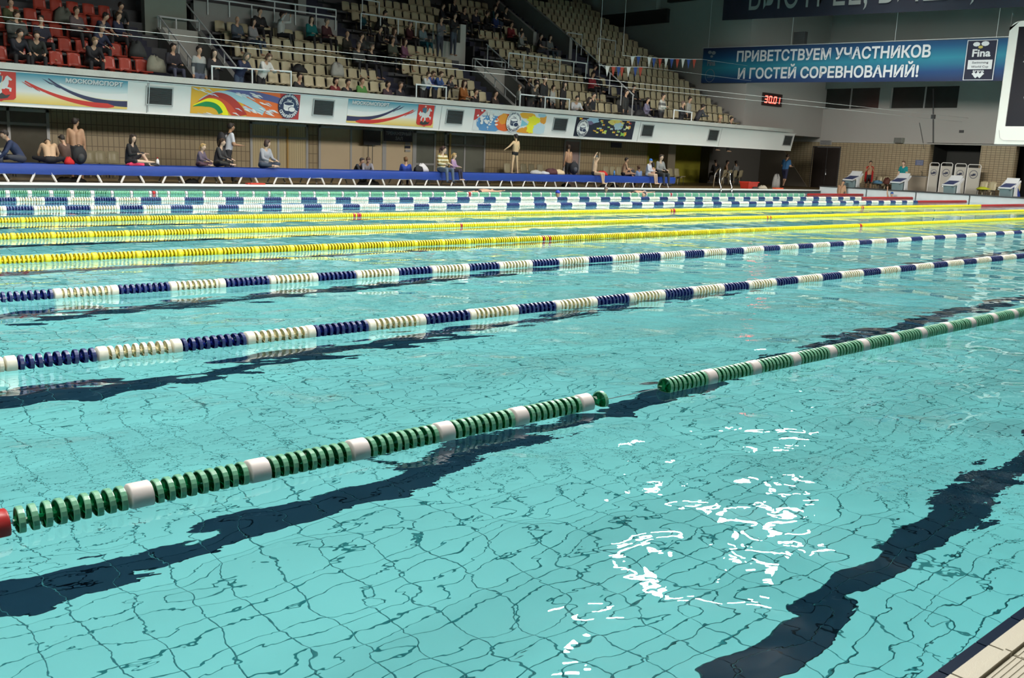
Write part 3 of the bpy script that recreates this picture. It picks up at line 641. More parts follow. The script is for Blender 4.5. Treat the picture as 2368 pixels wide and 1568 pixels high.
# blocks of seats: (x from, x to, rows)
PIT = 0.435
VOIDS = [(11.95, 14.0, 0, 7), (24.6, 27.35, 0, 9)]
b = MB()
for r in range(NR):
    y0, y1 = front(r)-0.05, front(r)+RA+0.02 if r < NR-1 else 46
    spans = [(-14, 12.4), (14.0, 25.4), (27.4, XB)] if r < 6 else ([(-14, 24.6), (27.35, XB)] if r < 8 else [(-14, XB)])
    for s0, s1 in spans: b.b2((s0, y0, 2.3), (s1, y1, tread(r)), 0)
steps = struct(b.build('grandstand_steps', M_step), 'dark concrete steps of the spectator stand')
b = MB()
for (a0, a1, r0, r1) in ((19.8, 20.85, 0, 12), (31.95, 32.5, 0, 20), (33.5, 34.85, 1, 20), (14.0, 14.5, 0, 5), (11.2, 11.9, 0, 5), (27.45, 27.7, 2, 12), (24.45, 25.4, 0, 5)):
    for r in range(r0, r1):
        for h in range(2): b.b2((a0, front(r)-0.052+h*0.37, tread(r)-0.3), (a1, front(r)+RA, tread(r)+0.004+0.22*h-0.0), 0)
struct(b.build('aisle_steps', M_navy), 'navy painted steps of the aisles between seat blocks')
# ---------------------------------------------------------------- stair openings: sloping side walls, end panel, rails
def ramp_wall(x, y0, y1, zo, th=0.18, name='stair_wall'):
    zf = lambda y: Z0-0.8+(y-27.58)/RA*RB+zo
    b = MB(); b.prism([(x, y0, 2.4), (x, y1, 2.4), (x, y1, zf(y1)), (x, y0, zf(y0))], (th, 0, 0)); return b, zf
def rail(name, label, pts, posts, group='white railings in the stand', r=0.028, tops=None):
    """pts: rail polyline; posts: list of (top, bottom)"""
    t = thing(name, label, 'railing', (0, 0, 0), group)
    b = MB(); b.tube(pts, r, 6); b.build('handrail', M_rail, t)
    for p, q in posts: b = MB(); b.tube([p, q], r*0.9, 6); b.build('post', M_rail, t)
    return t
def opening_stairs(x0, x1, yend, zo, lab, ystart=27.5):
    o = []
    for x in (x0, x1):
        b, zf = ramp_wall(x, ystart, yend+(0.8 if x == x1 else 0), zo); struct(b.build('stair_wall', M_conc_d), 'sloping concrete side wall of the '+lab)
        pts = [(x+0.09, ystart, zf(ystart)+0.35), (x+0.09, yend+(1.4 if x == x1 else 0), zf(yend+(1.4 if x == x1 else 0))+0.35)]
        n = 4; posts = []
        for k in range(n+1):
            y = ystart+(pts[1][1]-ystart)*(k+0.3)/(n+0.4); posts.append(((x+0.09, y, zf(y)+0.35), (x+0.09, y, zf(min(y, yend))-0.02)))
        rail('handrail_slope', 'white sloping handrail on the %s side of the %s' % ('near' if x == x0 else 'far', lab), pts, posts)
    b = MB(); b.b2((x0+0.18, yend, 2.4), (x1, yend+0.2, zf(yend)+0.02)); struct(b.build('stair_end_wall', M_concrete), 'pale end wall of the '+lab)
    b = MB()
    for k in range(6): b.b2((x0+0.18, 27.6+0.5*k, 2.35), (x1, yend, 2.46+0.13*k))
    struct(b.build('stair_flight', M_step), 'steps inside the '+lab)
    rail('guard_rail', 'white guard rail across the top of the '+lab, [(x0+0.09, yend+0.1, zf(yend)+0.36), (x1+0.09, yend+0.1, zf(yend)+0.36)], [((x, yend+0.1, zf(yend)+0.36), (x, yend+0.1, zf(yend)-0.02)) for x in (x0+0.09, (x0+x1)/2, x1+0.09)])
opening_stairs(12.42, 13.80, 30.6, 0.25, 'first stair opening')
opening_stairs(25.45, 27.25, 30.4, 0.25, 'second stair opening')
b = MB(); b.b2((12.2, 31.0, 3.0), (13.6, 31.3, 7.4), 0); struct(b.build('gangway_wall', mat('olive_wall', (0.20, 0.22, 0.19), 0.9, var=0.08)), 'pale wall panel above the first stair opening')
b = MB(); b.b2((24.0, 31.4, 3.0), (25.6, 31.6, tread(5)+0.75), 0); b.b2((26.2, 32.2, 3.0), (26.5, 32.4, tread(6)+1.2), 0); struct(b.build('gangway_wall', M_concrete), 'pale wall panel above the second stair opening')
# third stair opening near the right end
b, zf = ramp_wall(33.3, 27.5, 29.6, 0.1); struct(b.build('stair_wall', M_conc_d), 'low grey side wall by the third stair opening')
b, zf = ramp_wall(34.4, 27.3, 28.6, 0.0); struct(b.build('stair_wall', M_concrete), 'pale sloping wall right of the third stair opening')
b = MB()
for (x, y0, y1, z0, z1) in ((31.2, 33.0, 44, 5.6, 0), (33.6, 33.0, 44, 5.6, 0)):
    zf = lambda y: Z0-0.8+(y-27.58)/RA*RB
    b.prism([(x, y0, zf(y0)-0.5), (x, y1, zf(y1)-0.5), (x, y1, zf(y1)+0.9), (x, y0, zf(y0)+0.9)], (0.2, 0, 0), 0)
struct(b.build('stair_wall', M_conc_d), 'long sloping walls of the upper aisle')
def P(px, py, Y): return tuple(at(px, py, 1, Y))
def prail(label, line, Y, posts, name='guard_rail'):
    """rail seen at photo points (px,py) on the plane at depth Y, posts (px, top, bottom)"""
    rail(name, label, [P(x, y, Y) for x, y in line], [(P(x, a, Y), (P(x, a, Y)[0], P(x, a, Y)[1], 3.115 if Y < 27 else P(x, c, Y)[2])) for x, a, c in posts])
prail('lower long white rail on the upper gangway of the second block', [(440, -8), (530, 3), (604, 14), (776, 39)], 31.3, [(480, -2, 34), (530, 3, 40), (582, 11, 43), (634, 18, 50), (683, 25, 58), (731, 32, 64), (776, 39, 70)])
prail('upper white rail of the gangway above the second block', [(596, -2), (777, 23)], 31.4, [(635, 3, 19), (683, 10, 27), (731, 17, 33), (777, 23, 40)])
prail('white rail along the gangway above the third block', [(835, 31), (1003, 56)], 31.3, [(835, 31, 68), (880, 38, 70), (921, 44, 80), (962, 50, 84), (1002, 56, 104)])
prail('short high white rail above the third block', [(838, -2), (877, 5)], 32.5, [(877, 5, 40), (838, -2, 30)])
prail('white rail standing among the seats of the fourth block', [(1177, 122), (1357, 147)], 29.3, [(1177, 122, 157), (1212, 127, 163), (1245, 131, 169), (1295, 138, 174), (1327, 143, 178), (1356, 147, 183)])
prail('narrow white rail frame at the foot of the upper aisle', [(1311, 75), (1346, 80)], 33.3, [(1311, 75, 128), (1346, 80, 128)])
prail('wide white rail frame in the last block of seats', [(1383, 88), (1424, 95)], 33.0, [(1383, 88, 128), (1424, 95, 130)])
prail('white rail frame left of the parapet by the fur-hooded person', [(488, 153), (674, 166)], 26.8, [(490, 153, 173), (583, 160, 181), (673, 166, 188)])
prail('white rail frame on the parapet before the group in blue', [(961, 195), (1033, 202)], 26.8, [(963, 195, 212), (1032, 202, 218)])
prail('white rail frame on the parapet before the standing group', [(1203, 218), (1318, 230)], 26.8, [(1203, 218, 233), (1261, 224, 240), (1317, 230, 244)])
prail('white rail frame on the parapet nearest its far end', [(1559, 254), (1601, 260)], 26.8, [(1559, 254, 266), (1600, 260, 271)])
a3 = [(32.9, 27.6, 3.45), (32.9, 33.3, 6.75)]
rail('handrail_slope', 'long white sloping handrail with tall posts in the last aisle', [P(1466, 221, 28.2), P(1400, 158, 29.8), P(1320, 87, 32.2)], [((q[0], q[1], q[2]), (q[0], q[1], q[2]-0.95)) for q in (P(1438, 194, 28.8), P(1411, 168, 29.5), P(1387, 147, 30.2), P(1360, 122, 31.0), P(1334, 100, 31.8), P(1464, 219, 28.25))])
# grey raised platform wall behind the second block
b = MB(); b.b2((14.0, 31.35, tread(4)), (19.6, 31.6, tread(5)+0.95), 0); b.b2((14.0, 31.35, tread(5)+0.87), (19.6, 34.0, tread(5)+0.95), 0)
b.b2((20.9, 31.6, tread(4)), (24.0, 31.8, tread(5)+0.35), 0)
struct(b.build('gangway_wall', M_conc_d), 'grey wall of the raised gangway behind the second block')
for x in (19.15, 11.2): b = MB(); b.b2((x, 33.5, 5.0), (x+0.35, 33.85, 9.5)); struct(b.build('pillar', M_conc_d), 'grey pillar in the upper stand by the %s' % ('gangway' if x > 15 else 'red seats'))
# ---------------------------------------------------------------- seats
def seat_mesh(name, m, nx=5):
    # moulded shell: seat pan, curved up into the back; origin at the top of the back, centre
    prof = [(-0.40, -0.36), (-0.41, -0.385), (-0.36, -0.375), (-0.20, -0.40), (-0.06, -0.395), (-0.015, -0.35), (0.005, -0.25), (0.03, -0.10), (0.045, -0.02), (0.05, 0.0)]
    b = MB(); w = 0.185; n = len(prof); V = []
    for side in (0, 1):
        for j, (y, z) in enumerate(prof):
            for i in range(nx):
                t = -1+2*i/(nx-1); wj = w*(1.0 if j < 5 else 1.0-0.12*(j-5)/4)
                cup = 0.02*(1-t*t); yy = y+(cup if j >= 5 else 0); zz = z-(cup if 1 < j < 5 else 0)
                if j == n-1: zz -= 0.035*t**4
                off = 0.014*side
                V.append((t*wj, yy+(off if j >= 5 else 0), zz-(off if j < 5 else 0)))
    F = []
    for s in (0, 1):
        o = s*n*nx
        for j in range(n-1):
            for i in range(nx-1):
                q = (o+j*nx+i, o+j*nx+i+1, o+(j+1)*nx+i+1, o+(j+1)*nx+i); F.append(q if s == 0 else q[::-1])
    o = n*nx
    for j in range(n-1):
        F.append((j*nx, (j+1)*nx, o+(j+1)*nx, o+j*nx)); F.append((j*nx+nx-1, o+j*nx+nx-1, o+(j+1)*nx+nx-1, (j+1)*nx+nx-1))
    for i in range(nx-1):
        F.append((i, o+i, o+i+1, i+1)); F.append(((n-1)*nx+i, (n-1)*nx+i+1, o+(n-1)*nx+i+1, o+(n-1)*nx+i))
    b.add(V, F); b.box((0, -0.2, -0.44), (0.12, 0.2, 0.05)); b.box((0, -0.06, -0.60), (0.05, 0.05, 0.38))
    return b
SC_C = seat_mesh('s', None).mesh('stand_seat', M_cream, True); SC_R = seat_mesh('s', None).mesh('stand_seat', M_redp, True)
def shade_smooth_angle(me):
    pass
ROWN = ['front', 'second', 'third', 'fourth', 'fifth', 'sixth', 'seventh', 'eighth', 'ninth', 'tenth', 'eleventh', 'twelfth', 'thirteenth', 'fourteenth', 'fifteenth', 'sixteenth', 'seventeenth', 'eighteenth', 'nineteenth', 'twentieth', 'last']
BLK = [('red', 5.2, 11.15, 0, 8, 'red seats left of the first stair opening'),
       ('c', 14.5, 19.75, 0, 5, 'second block'), ('c', 20.95, 24.3, 0, 5, 'third block'),
       ('c', 20.95, 24.35, 6, 7, 'upper third block'), ('c', 20.95, 27.0, 7, 12, 'upper third block'), ('c', 27.75, 31.9, 0, 20, 'fourth block'), ('c', 32.55, 33.4, 2, 5, 'narrow fifth block'), ('c', 34.9, 40.95, 0, 20, 'last block'),
       ('red', 14.2, 18.0, 8, 11, 'upper gangway')]
ORD = ROWN[:]; ORD[0] = 'first'; ORD[20] = 'twenty-first'; ALLS = []; CNT = {}
for kind, xa, xb, ra, rb, nm in BLK:
    for r in range(ra, rb):
        pt = 0.475 if kind == 'red' else PIT; n = int((xb-xa)/pt+0.01); xs = [xb-pt*(k+0.5) for k in range(n)]
        if nm == 'last block': xs = [xa+PIT*(k+0.5) for k in range(int((xb-xa)/PIT))]
        for x in xs:
            u, v = toimg((x, Y0+RA*r, Z0+RB*r))
            if u < -15 or v < -8 or u > 1750: continue
            if nm == 'fourth block' and r >= 6 and x > 30.95: continue
            CNT[(nm, r)] = CNT.get((nm, r), 0)+1; ALLS.append((math.dist((x, Y0+RA*r, Z0+RB*r), (0, CY, CZ)), kind, r, x, nm))
cre = sorted(q for q in ALLS if q[1] == 'c'); rdd = [q for q in ALLS if q[1] == 'red']
rest = cre[300:]
for d_, kind, r, x, nm in cre[:300]+rdd:
    o = ob('stand_seat', SC_R if kind == 'red' else SC_C, None, (x, Y0+RA*r, Z0+RB*r))
    if random.random() < 0.05: o.rotation_euler = (random.uniform(-.03, .03), 0, random.uniform(-.05, .05))
    k = 1+sum(1 for q in ALLS if q[4] == nm and q[2] == r and q[3] < x-0.01)
    bn = {'red seats left of the first stair opening': 'left of the stairs', 'upper gangway': 'above the gangway', 'upper third block': 'of the upper third block'}.get(nm, 'of the '+nm)
    tag(o, '%s %s plastic seat from the left, %s row %s' % (ORD[k-1], 'red' if kind == 'red' else 'cream', ROWN[r], bn), 'seat', '%s seats, %s row %s' % ('red' if kind == 'red' else 'cream', ROWN[r], bn))
sb = seat_mesh('s', None, 3); b = MB()
for d_, kind, r, x, nm in rest:
    b.add([(v[0]+x, v[1]+Y0+RA*r, v[2]+Z0+RB*r) for v in sb.v], sb.f)
tag(b.build('far_seats', M_cream), 'cream plastic seats filling the upper and farther rows of the stand', 'seats', kind='stuff')
# dark seat beams under each row
b = MB()
for kind, xa, xb, ra, rb, nm in BLK:
    for r in range(ra, rb): b.box(((xa+xb)/2, Y0+RA*r-0.22, Z0+RB*r-0.47), (xb-xa+0.3, 0.06, 0.07))
struct(b.build('seat_beams', M_dark), 'dark steel beams carrying the rows of seats')
# ================================================================ UNDER THE GALLERY
YB = 31.0
b = MB(); b.b2((-14, YB, 0), (37.6, YB+0.3, 2.2)); struct(b.build('wall_back', M_wtile_x), 'brown tiled wall under the gallery')
M_lime = mat('lime_wall', (0.24, 0.22, 0.01), 0.8, var=0.1)
b = MB(); b.b2((37.6, YB+1.5, 0), (XW, YB+1.7, 2.3), 0); b.b2((37.6, YB, 0), (37.75, YB+1.6, 2.2), 0); b.b2((44.0, YB+0.9, 0), (XW, YB+1.6, 2.3), 1)
struct(b.build('wall_niche', [M_lime, mat('niche_dark', (0.10, 0.095, 0.085), 0.9)]), 'lime green wall of the recess under the gallery end')
b = MB(); b.b2((37.9, 29.9, 0.12), (38.5, 30.5, 2.2)); struct(b.build('pillar', mat('tile_pillar', (0.20, 0.17, 0.12), 0.6, var=0.1)), 'square pillar at the recess under the gallery')
b = MB(); b.prism([(XW-0.06, 28.6, 0.12), (XW-0.06, 33, 0.12), (XW-0.06, 33, 2.2), (XW-0.06, 30.4, 2.2)], (0.03, 0, 0)); struct(b.build('shade_patch', mat('wall_shade_grey', (0.26, 0.23, 0.19), 0.9)), 'painted grey patch with the diagonal shadow edge behind the walking man')  # sloping patch paints the diagonal shadow edge on this wall
def wx(px): return at(px, 340, 1, YB)[0]
def glazing(n, label, px0, px1, cols, trans, pane, panel=None, gold=None):
    x0, x1 = wx(px0), wx(px1); zt_, zb = 2.08, 0.12; t = struct(ob('door_%d' % n if 'door' in label else 'window_%d' % n, None), label)
    f = 0.09
    b = MB(); b.b2((x0, YB-0.06, zb), (x0+f, YB+0.02, zt_)); b.b2((x1-f, YB-0.06, zb), (x1, YB+0.02, zt_)); b.b2((x0, YB-0.06, zt_-f), (x1, YB+0.02, zt_))
    for c in cols: xc = wx(c); b.b2((xc-0.04, YB-0.06, zb), (xc+0.04, YB+0.02, zt_))
    for z in trans: b.b2((x0, YB-0.065, z-0.04), (x1, YB+0.02, z+0.04))
    b.build('frame', M_alu, t)
    xs = [x0]+[wx(c) for c in cols]+[x1]; zs = [zb]+list(trans)+[zt_]
    for i in range(len(xs)-1):
        for j in range(len(zs)-1):
            b = MB(); b.b2((xs[i]+0.03, YB-0.03, zs[j]+0.02), (xs[i+1]-0.03, YB-0.015, zs[j+1]-0.02)); b.build('pane', pane, t)
    return t
M_blind = tile_mat('vertical_blind', (0.62, 0.51, 0.30), (0.66, 0.56, 0.34), (0.42, 0.34, 0.2), 0.09, 5.0, ('X', 'Z'), 0.3, msize=0.01)
M_beige = mat('beige_panel', (0.62, 0.50, 0.33), 0.4, var=0.1, vscale=1.0)
M_glassd = mat('dim_glass', (0.17, 0.18, 0.15), 0.12, var=0.25, vscale=1.2, spec=0.6)
glazing(3, 'grey framed glass partition at the far left', -60, 116, (22,), (1.62,), mat('dim_glass_brown', (0.12, 0.11, 0.085), 0.12, var=0.2))
glazing(4, 'framed partition with pale vertical blinds', 577, 711, (642,), (1.56,), M_blind)
glazing(5, 'framed beige wall panels behind the screen', 735, 887, (810,), (), M_beige)
glazing(6, 'beige panel carrying the gym sign', 887, 957, (), (), M_beige)
glazing(2, 'grey framed glazed door beside the gym sign', 957, 1006, (), (0.75,), M_glassd)
glazing(7, 'grey framed glass partition beside the glazed door', 1027, 1121, (1073,), (1.58,), M_glassd)
glazing(3, 'pinkish door in a pale frame', 1303, 1341, (), (), mat('pink_door', (0.38, 0.28, 0.27), 0.6, var=0.1))
b = MB(); b.b2((wx(1036), YB-0.09, 0.2), (wx(1040), YB-0.05, 2.05)); b.b2((wx(661), YB-0.09, 0.2), (wx(664.5), YB-0.05, 1.9)); struct(b.build('trim_2', mat('amber_strip', (0.50, 0.30, 0.09), 0.3)), 'amber reflective strips in the glass partitions')
def sign(name, label, px0, px1, py0, py1, Y, base, lines, ink, cat='sign', thick=0.05, bold=0.02, edge=None):
    A = at(px0, py1, 1, Y); B = at(px1, (py0+py1)/2, 1, Y); zt_ = at(px0, py0, 1, Y).z; zb = A.z
    t = thing(name, label, cat, (A.x, Y, zb)); w = B.x-A.x; h = zt_-zb
    b = MB(); b.b2((0, 0, 0), (w, thick, h)); b.build('panel', base, t)
    if edge: b = MB(); [b.b2(*q) for q in (((-.03, -.01, -.03), (w+.03, thick, 0)), ((-.03, -.01, h), (w+.03, thick, h+.03)), ((-.03, -.01, 0), (0, thick, h)), ((w, -.01, 0), (w+.03, thick, h)))]; b.build('frame', edge, t)
    for s, u, v, wu, hv in lines: b = MB(); put_text(b, s, (w*u, -0.004, h*v), (1, 0, 0), (0, 0, 1), w*wu, h*hv, 0, bold); b.build('lettering', ink, t)
    return t
M_signb = mat('sign_navy', (0.020, 0.022, 0.045), 0.5, var=0.1); M_ink = mat('sign_white', (0.42, 0.42, 0.45), 0.6); M_inkw = mat('print_lettering_white', (0.72, 0.73, 0.76), 0.6)
sign('wall_sign', 'navy sign reading ТРЕНАЖЕРНЫЙ ЗАЛ above the beige panel', 889, 954, 299, 326, YB-0.12, M_signb, [('ТРЕНАЖЕРНЫЙ', 0.05, 0.55, 0.90, 0.28), ('ЗАЛ', 0.38, 0.14, 0.26, 0.28)], M_ink)
for k, (a0, a1) in enumerate(((329, 335), (337, 343), (346, 351))):
    sign('wall_notice', ['small grey notice, topmost below the gym sign', 'small dark notice in the middle below the gym sign', 'small pale notice, lowest below the gym sign'][k], 937, 949, a0, a1, YB-0.09, [M_ink, M_signb, mat('pale_paper', (0.4, 0.4, 0.38), 0.8)][k], [], None, 'notice', 0.01)
sign('wall_sign', 'dark two-part sign on the brown tiles below the fish poster', 1414, 1438, 329, 341, YB-0.06, M_signb, [('ПРАВИЛА', 0.05, 0.6, 0.4, 0.18), ('ПОСЕЩЕНИЯ', 0.05, 0.3, 0.42, 0.18), ('БАССЕЙНА', 0.55, 0.45, 0.4, 0.18)] and [], None, thick=0.04)
tv = thing('television', 'black flat television on a thin stand before beige panels', 'television', (wx(828), YB-0.4, 0.12))
A = at(828, 334, 1, YB-0.4); B = at(868, 302, 1, YB-0.4)
b = MB(); b.b2((0, 0, A.z-0.12), (B.x-A.x, 0.06, B.z-0.12)); b.build('screen', M_black, tv)
b = MB(); w = B.x-A.x; b.tube([(w*0.3, 0.04, 0), (w*0.3, 0.04, A.z)], 0.015, 6); b.tube([(w*0.55, 0.04, 0), (w*0.55, 0.04, A.z)], 0.015, 6); b.b2((w*0.1, -0.15, 0), (w*0.8, 0.2, 0.02)); b.build('stand', M_dark, tv)
# ---------------------------------------------------------------- chairs along the walls
def chair_mb():
    s = seat_mesh('s', None, 4); b = MB(); b.add([(v[0], v[1], v[2]+0.80) for v in s.v], s.f); return b
CH = chair_mb().mesh('shell', M_cream, True)
fb = MB()
for sx in (-0.15, 0.15): fb.tube([(sx, -0.32, 0), (sx, -0.3, 0.39)], 0.012, 6); fb.tube([(sx, -0.02, 0), (sx, -0.05, 0.39)], 0.012, 6)
fb.b2((-0.17, -0.24, 0.36), (0.17, -0.18, 0.39)); CHF = fb.mesh('legs', M_dark)
def chair(x, y, z, rz, label, group=None):
    t = thing('plastic_chair', label, 'chair', (x, y, z), group, rz); ob('shell', CH, t); ob('legs', CHF, t); return t
for px, n in ((14, 'at the far left, behind the man in navy'), (206, 'behind the black backpack'), (232, 'just right of the black backpack'), (262, 'behind the girl in black with long hair')):
    chair(at(px, 365, 1, 29.0)[0], 29.0, 0.12, 0, 'cream plastic chair '+n)
for px, n in ((1174, 'left of the boy standing on the bench'), (1212, 'first right of the boy standing on the bench'), (1230, 'second right of the boy standing on the bench'), (1250, 'behind the heap of clothes'), (1403, 'first right of the boy holding his head'), (1418, 'second right of the boy holding his head'), (1433, 'left of the seated boy with dark hair'), (1462, 'right of the seated boy with dark hair'), (1552, 'just right of the seated man, last but one'), (1567, 'at the right end of the row behind the bench')):
    chair(at(px, 380, 1, 29.3)[0], 29.3, 0.12, 0, 'cream plastic chair '+n)
for px, n in ((1676, 'leftmost in the lime recess'), (1688, 'middle of the lime recess'), (1700, 'third in the lime recess'), (1713, 'rightmost in the lime recess')):
    chair(at(px, 395, 1, 30.2)[0], 30.2, 0.12, math.pi, 'cream plastic chair seen from behind, '+n)
def wy(px, X, py=420): return at(px, py, 0, X)[1]
for px, n in ((1985, 'left of the red towel boy'), (2031, 'right of the boy in the red towel'), (2048, 'left of the woman in teal'), (2276, 'right of the folding screens, with lime cloth'), (2296, 'behind the fourth starting block'), (2352, 'at the right edge of the frame')):
    X = 47.8; chair(X, wy(px, X), 0.12, -math.pi/2, 'cream plastic chair by the end wall, '+n)
# ---------------------------------------------------------------- blue covered benches along the far edge
bx0, bx1 = 2.5, 33.0
t = thing('covered_bench', 'long poolside bench covered with bright blue vinyl', 'bench', (0, 25.42, 0.13))
b = MB(); nseg = 90; V = []; F = []
prof = [(0.0, 0.20), (-0.012, 0.24), (-0.02, 0.33), (-0.012, 0.44), (0.0, 0.455), (0.05, 0.465), (0.5, 0.46), (0.98, 0.465), (1.02, 0.45), (1.03, 0.22)]
for i in range(nseg+1):
    x = bx0+(bx1-bx0)*i/nseg
    for j, (y, z) in enumerate(prof):
        V.append((x, y+random.uniform(-.006, .006), z+(random.uniform(-.012, .012) if j in (0, 9) else random.uniform(-.006, .004))))
m = len(prof)
for i in range(nseg):
    for j in range(m-1): F.append((i*m+j, (i+1)*m+j, (i+1)*m+j+1, i*m+j+1))
F.append(tuple(range(m))); F.append(tuple(nseg*m+j for j in range(m-1, -1, -1)))
b.add(V, F); b.build('vinyl_cover', M_blue, t, True)
b = MB(); b.b2((bx0, 0.03, 0.40), (bx1, 0.99, 0.45)); b.build('bench_board', M_dark, t)
lx = [6.56+1.135*k for k in range(-3, 24)]
lm = MB()
lm.tube([(-0.31, 0.02, 0.0), (-0.19, 0.02, 0.25)], 0.028, 4); lm.tube([(0.31, 0.02, 0.0), (0.19, 0.02, 0.25)], 0.028, 4); lm.tube([(-0.20, 0.02, 0.215), (0.20, 0.02, 0.215)], 0.02, 4)
lm.b2((-0.24, 0.0, 0.24), (0.24, 0.06, 0.28)); leg_me = lm.mesh('leg_frame', M_white)
for k, x in enumerate(lx):
    x = x+0.78 if False else 7.32+1.135*(k-3)
    if x < 32.9: ob('leg_frame', leg_me, t, (x, 0.0, 0)); ob('leg_frame', leg_me, t, (x+0.25, 0.9, 0))
# floor clutter below benches, kickboard, basket
def simple(name, label, cat, b, m, loc, group=None, smooth=False, rz=0):
    o = b.build(name, m, None, smooth, loc); o.rotation_euler = (0, 0, rz); return tag(o, label, cat, group)
def blob_cloth(name, label, cat, loc, sx, sy, h, col, seed=0, kind='cloth'):
    rn = random.Random(seed); b = MB(); n = 14; rings = [(1.0, 0.0), (0.98, 0.35), (0.8, 0.75), (0.45, 0.95), (0.12, 1.0)]; V = []
    ph = [rn.uniform(0, 6) for _ in range(4)]
    for q, z in rings:
        for k in range(n):
            a = 2*math.pi*k/n; w = 1+0.16*math.sin(3*a+ph[0])+0.10*math.sin(5*a+ph[1])
            V.append((sx*q*w*math.cos(a), sy*q*w*math.sin(a), h*z*(1+0.22*math.sin(2*a+ph[2]+q*4))*(1 if z else 0)))
    F = [(i*n+k, i*n+(k+1) % n, (i+1)*n+(k+1) % n, (i+1)*n+k) for i in range(4) for k in range(n)]+[tuple(range(n-1, -1, -1)), tuple(4*n+k for k in range(n))]
    b.add(V, F); return tag(b.build(name, cmat(col, kind=kind), None, True, loc), label, cat)
BT = 0.13+0.463
def bench(px, dy=0.5, py=390): p = at(px, py, 1, 25.42+dy); return (p[0], 25.42+dy, BT)
kb = MB(); kb.b2((-0.22, -0.12, 0), (0.24, 0.12, 0.045)); kb.b2((-0.30, -0.09, 0), (-0.22, 0.09, 0.04))
simple('kickboard', 'red swimming float board on the far pool edge, left half', 'kickboard', kb, mat('red_foam', (0.45, 0.04, 0.02), 0.6), (at(591, 427, 1, 25.2)[0], 25.17, 0.132))
kb = MB(); kb.b2((-0.3, -0.12, 0), (0.3, 0.12, 0.06)); simple('kickboard', 'orange red float board on the pool edge near the end wall', 'kickboard', kb, mat('orange_foam', (0.65, 0.10, 0.03), 0.6), (at(1799, 436, 1, 25.4)[0], 25.4, 0.132))
bk = MB(); bx = at(1734, 432, 1, 25.7)[0]
bk.prism([(-0.36, -0.2, 0), (0.36, -0.2, 0), (0.42, -0.24, 0.30), (-0.42, -0.24, 0.30)], (0, 0.02, 0)); bk.prism([(-0.36, 0.2, 0), (0.36, 0.2, 0), (0.42, 0.24, 0.30), (-0.42, 0.24, 0.30)], (0, 0.02, 0))
bk.prism([(-0.36, -0.2, 0), (-0.36, 0.2, 0), (-0.42, 0.24, 0.30), (-0.42, -0.24, 0.30)], (0.02, 0, 0)); bk.prism([(0.36, -0.2, 0), (0.36, 0.2, 0), (0.42, 0.24, 0.30), (0.42, -0.24, 0.30)], (-0.02, 0, 0)); bk.b2((-0.36, -0.2, 0), (0.36, 0.2, 0.02)); bk.b2((-0.45, -0.27, 0.29), (0.45, -0.23, 0.33)); bk.b2((-0.45, 0.23, 0.29), (0.45, 0.27, 0.33))
simple('basket', 'red plastic basket on the deck by the pool ladder', 'basket', bk, mat('red_basket', (0.50, 0.035, 0.02), 0.4), (bx, 25.75, 0.122))
def bottle(label, loc, col, cap, h=0.22, r=0.035):
    t = thing('bottle', label, 'bottle', loc)
    b = MB(); b.tube([(0, 0, 0), (0, 0, h*0.65)], r, 10); b.tube([(0, 0, h*0.65), (0, 0, h*0.85)], r, 10, r2=0.014, cap=False); b.build('body', col, t, True)
    b = MB(); b.tube([(0, 0, h*0.84), (0, 0, h)], 0.016, 8); b.build('cap', cap, t)
bottle('white bottle with a red cap on the blue bench beside the black shoes', bench(365, 0.35), mat('white_bottle', (0.6, 0.6, 0.6), 0.3), mat('red_cap', (0.5, 0.02, 0.02), 0.4), 0.24, 0.045)
bottle('blue water bottle on the blue bench near the right end', bench(1421, 0.3), mat('blue_bottle', (0.05, 0.2, 0.5), 0.2), M_dark, 0.26)
bottle('clear water bottle at the far left of the blue bench', bench(4, 0.5), mat('clear_bottle', (0.12, 0.14, 0.18), 0.1), M_dark, 0.30, 0.05)
bottle('white spray bottle standing behind the red basket', (at(1731, 428, 1, 26.6)[0], 26.6, 0.122), mat('white_bottle', (0.6, 0.6, 0.6), 0.3), M_dark, 0.28, 0.05)
blob_cloth('red_bag', 'small red plastic bag beside the black backpack', 'bag', bench(160, 0.2), 0.13, 0.08, 0.17, (0.5, 0.01, 0.01), 3)
blob_cloth('pink_cloth', 'bright pink garment beside the girl in black', 'garment', bench(314, 0.25), 0.26, 0.12, 0.10, (0.75, 0.05, 0.14), 4)
blob_cloth('shoe', 'pair of black trainers by the white bottle on the bench', 'shoes', bench(350, 0.25), 0.20, 0.10, 0.08, (0.015, 0.015, 0.018), 5)
blob_cloth('plastic_bag', 'white plastic bag behind the black bag on the bench', 'bag', bench(975, 0.6), 0.26, 0.18, 0.24, (0.62, 0.62, 0.64), 6)
blob_cloth('black_bag', 'small black bag before the white plastic bag', 'bag', bench(967, 0.3), 0.18, 0.10, 0.19, (0.012, 0.012, 0.014), 7)
for k, (px, c, l) in enumerate(((1240, (0.42, 0.43, 0.42), 'pale grey towel'), (1258, (0.5, 0.52, 0.55), 'small striped grey shirt'), (1276, (0.07, 0.02, 0.025), 'dark maroon jumper'), (1292, (0.60, 0.48, 0.30), 'cream yellow sweater'))):
    blob_cloth('garment', l+' in the heap of clothes on the blue bench', 'garment', bench(px, 0.55), 0.26, 0.2, (0.13, 0.10, 0.20, 0.17)[k], c, 20+k)
blob_cloth('red_towel', 'bright red towel lying right of the boy holding his head', 'towel', bench(1393, 0.5), 0.32, 0.2, 0.16, (0.48, 0.015, 0.01), 31)
blob_cloth('dark_bag', 'dark bag beside the boy in a light blue shirt', 'bag', bench(1460, 0.6), 0.24, 0.16, 0.28, (0.02, 0.025, 0.035), 32)
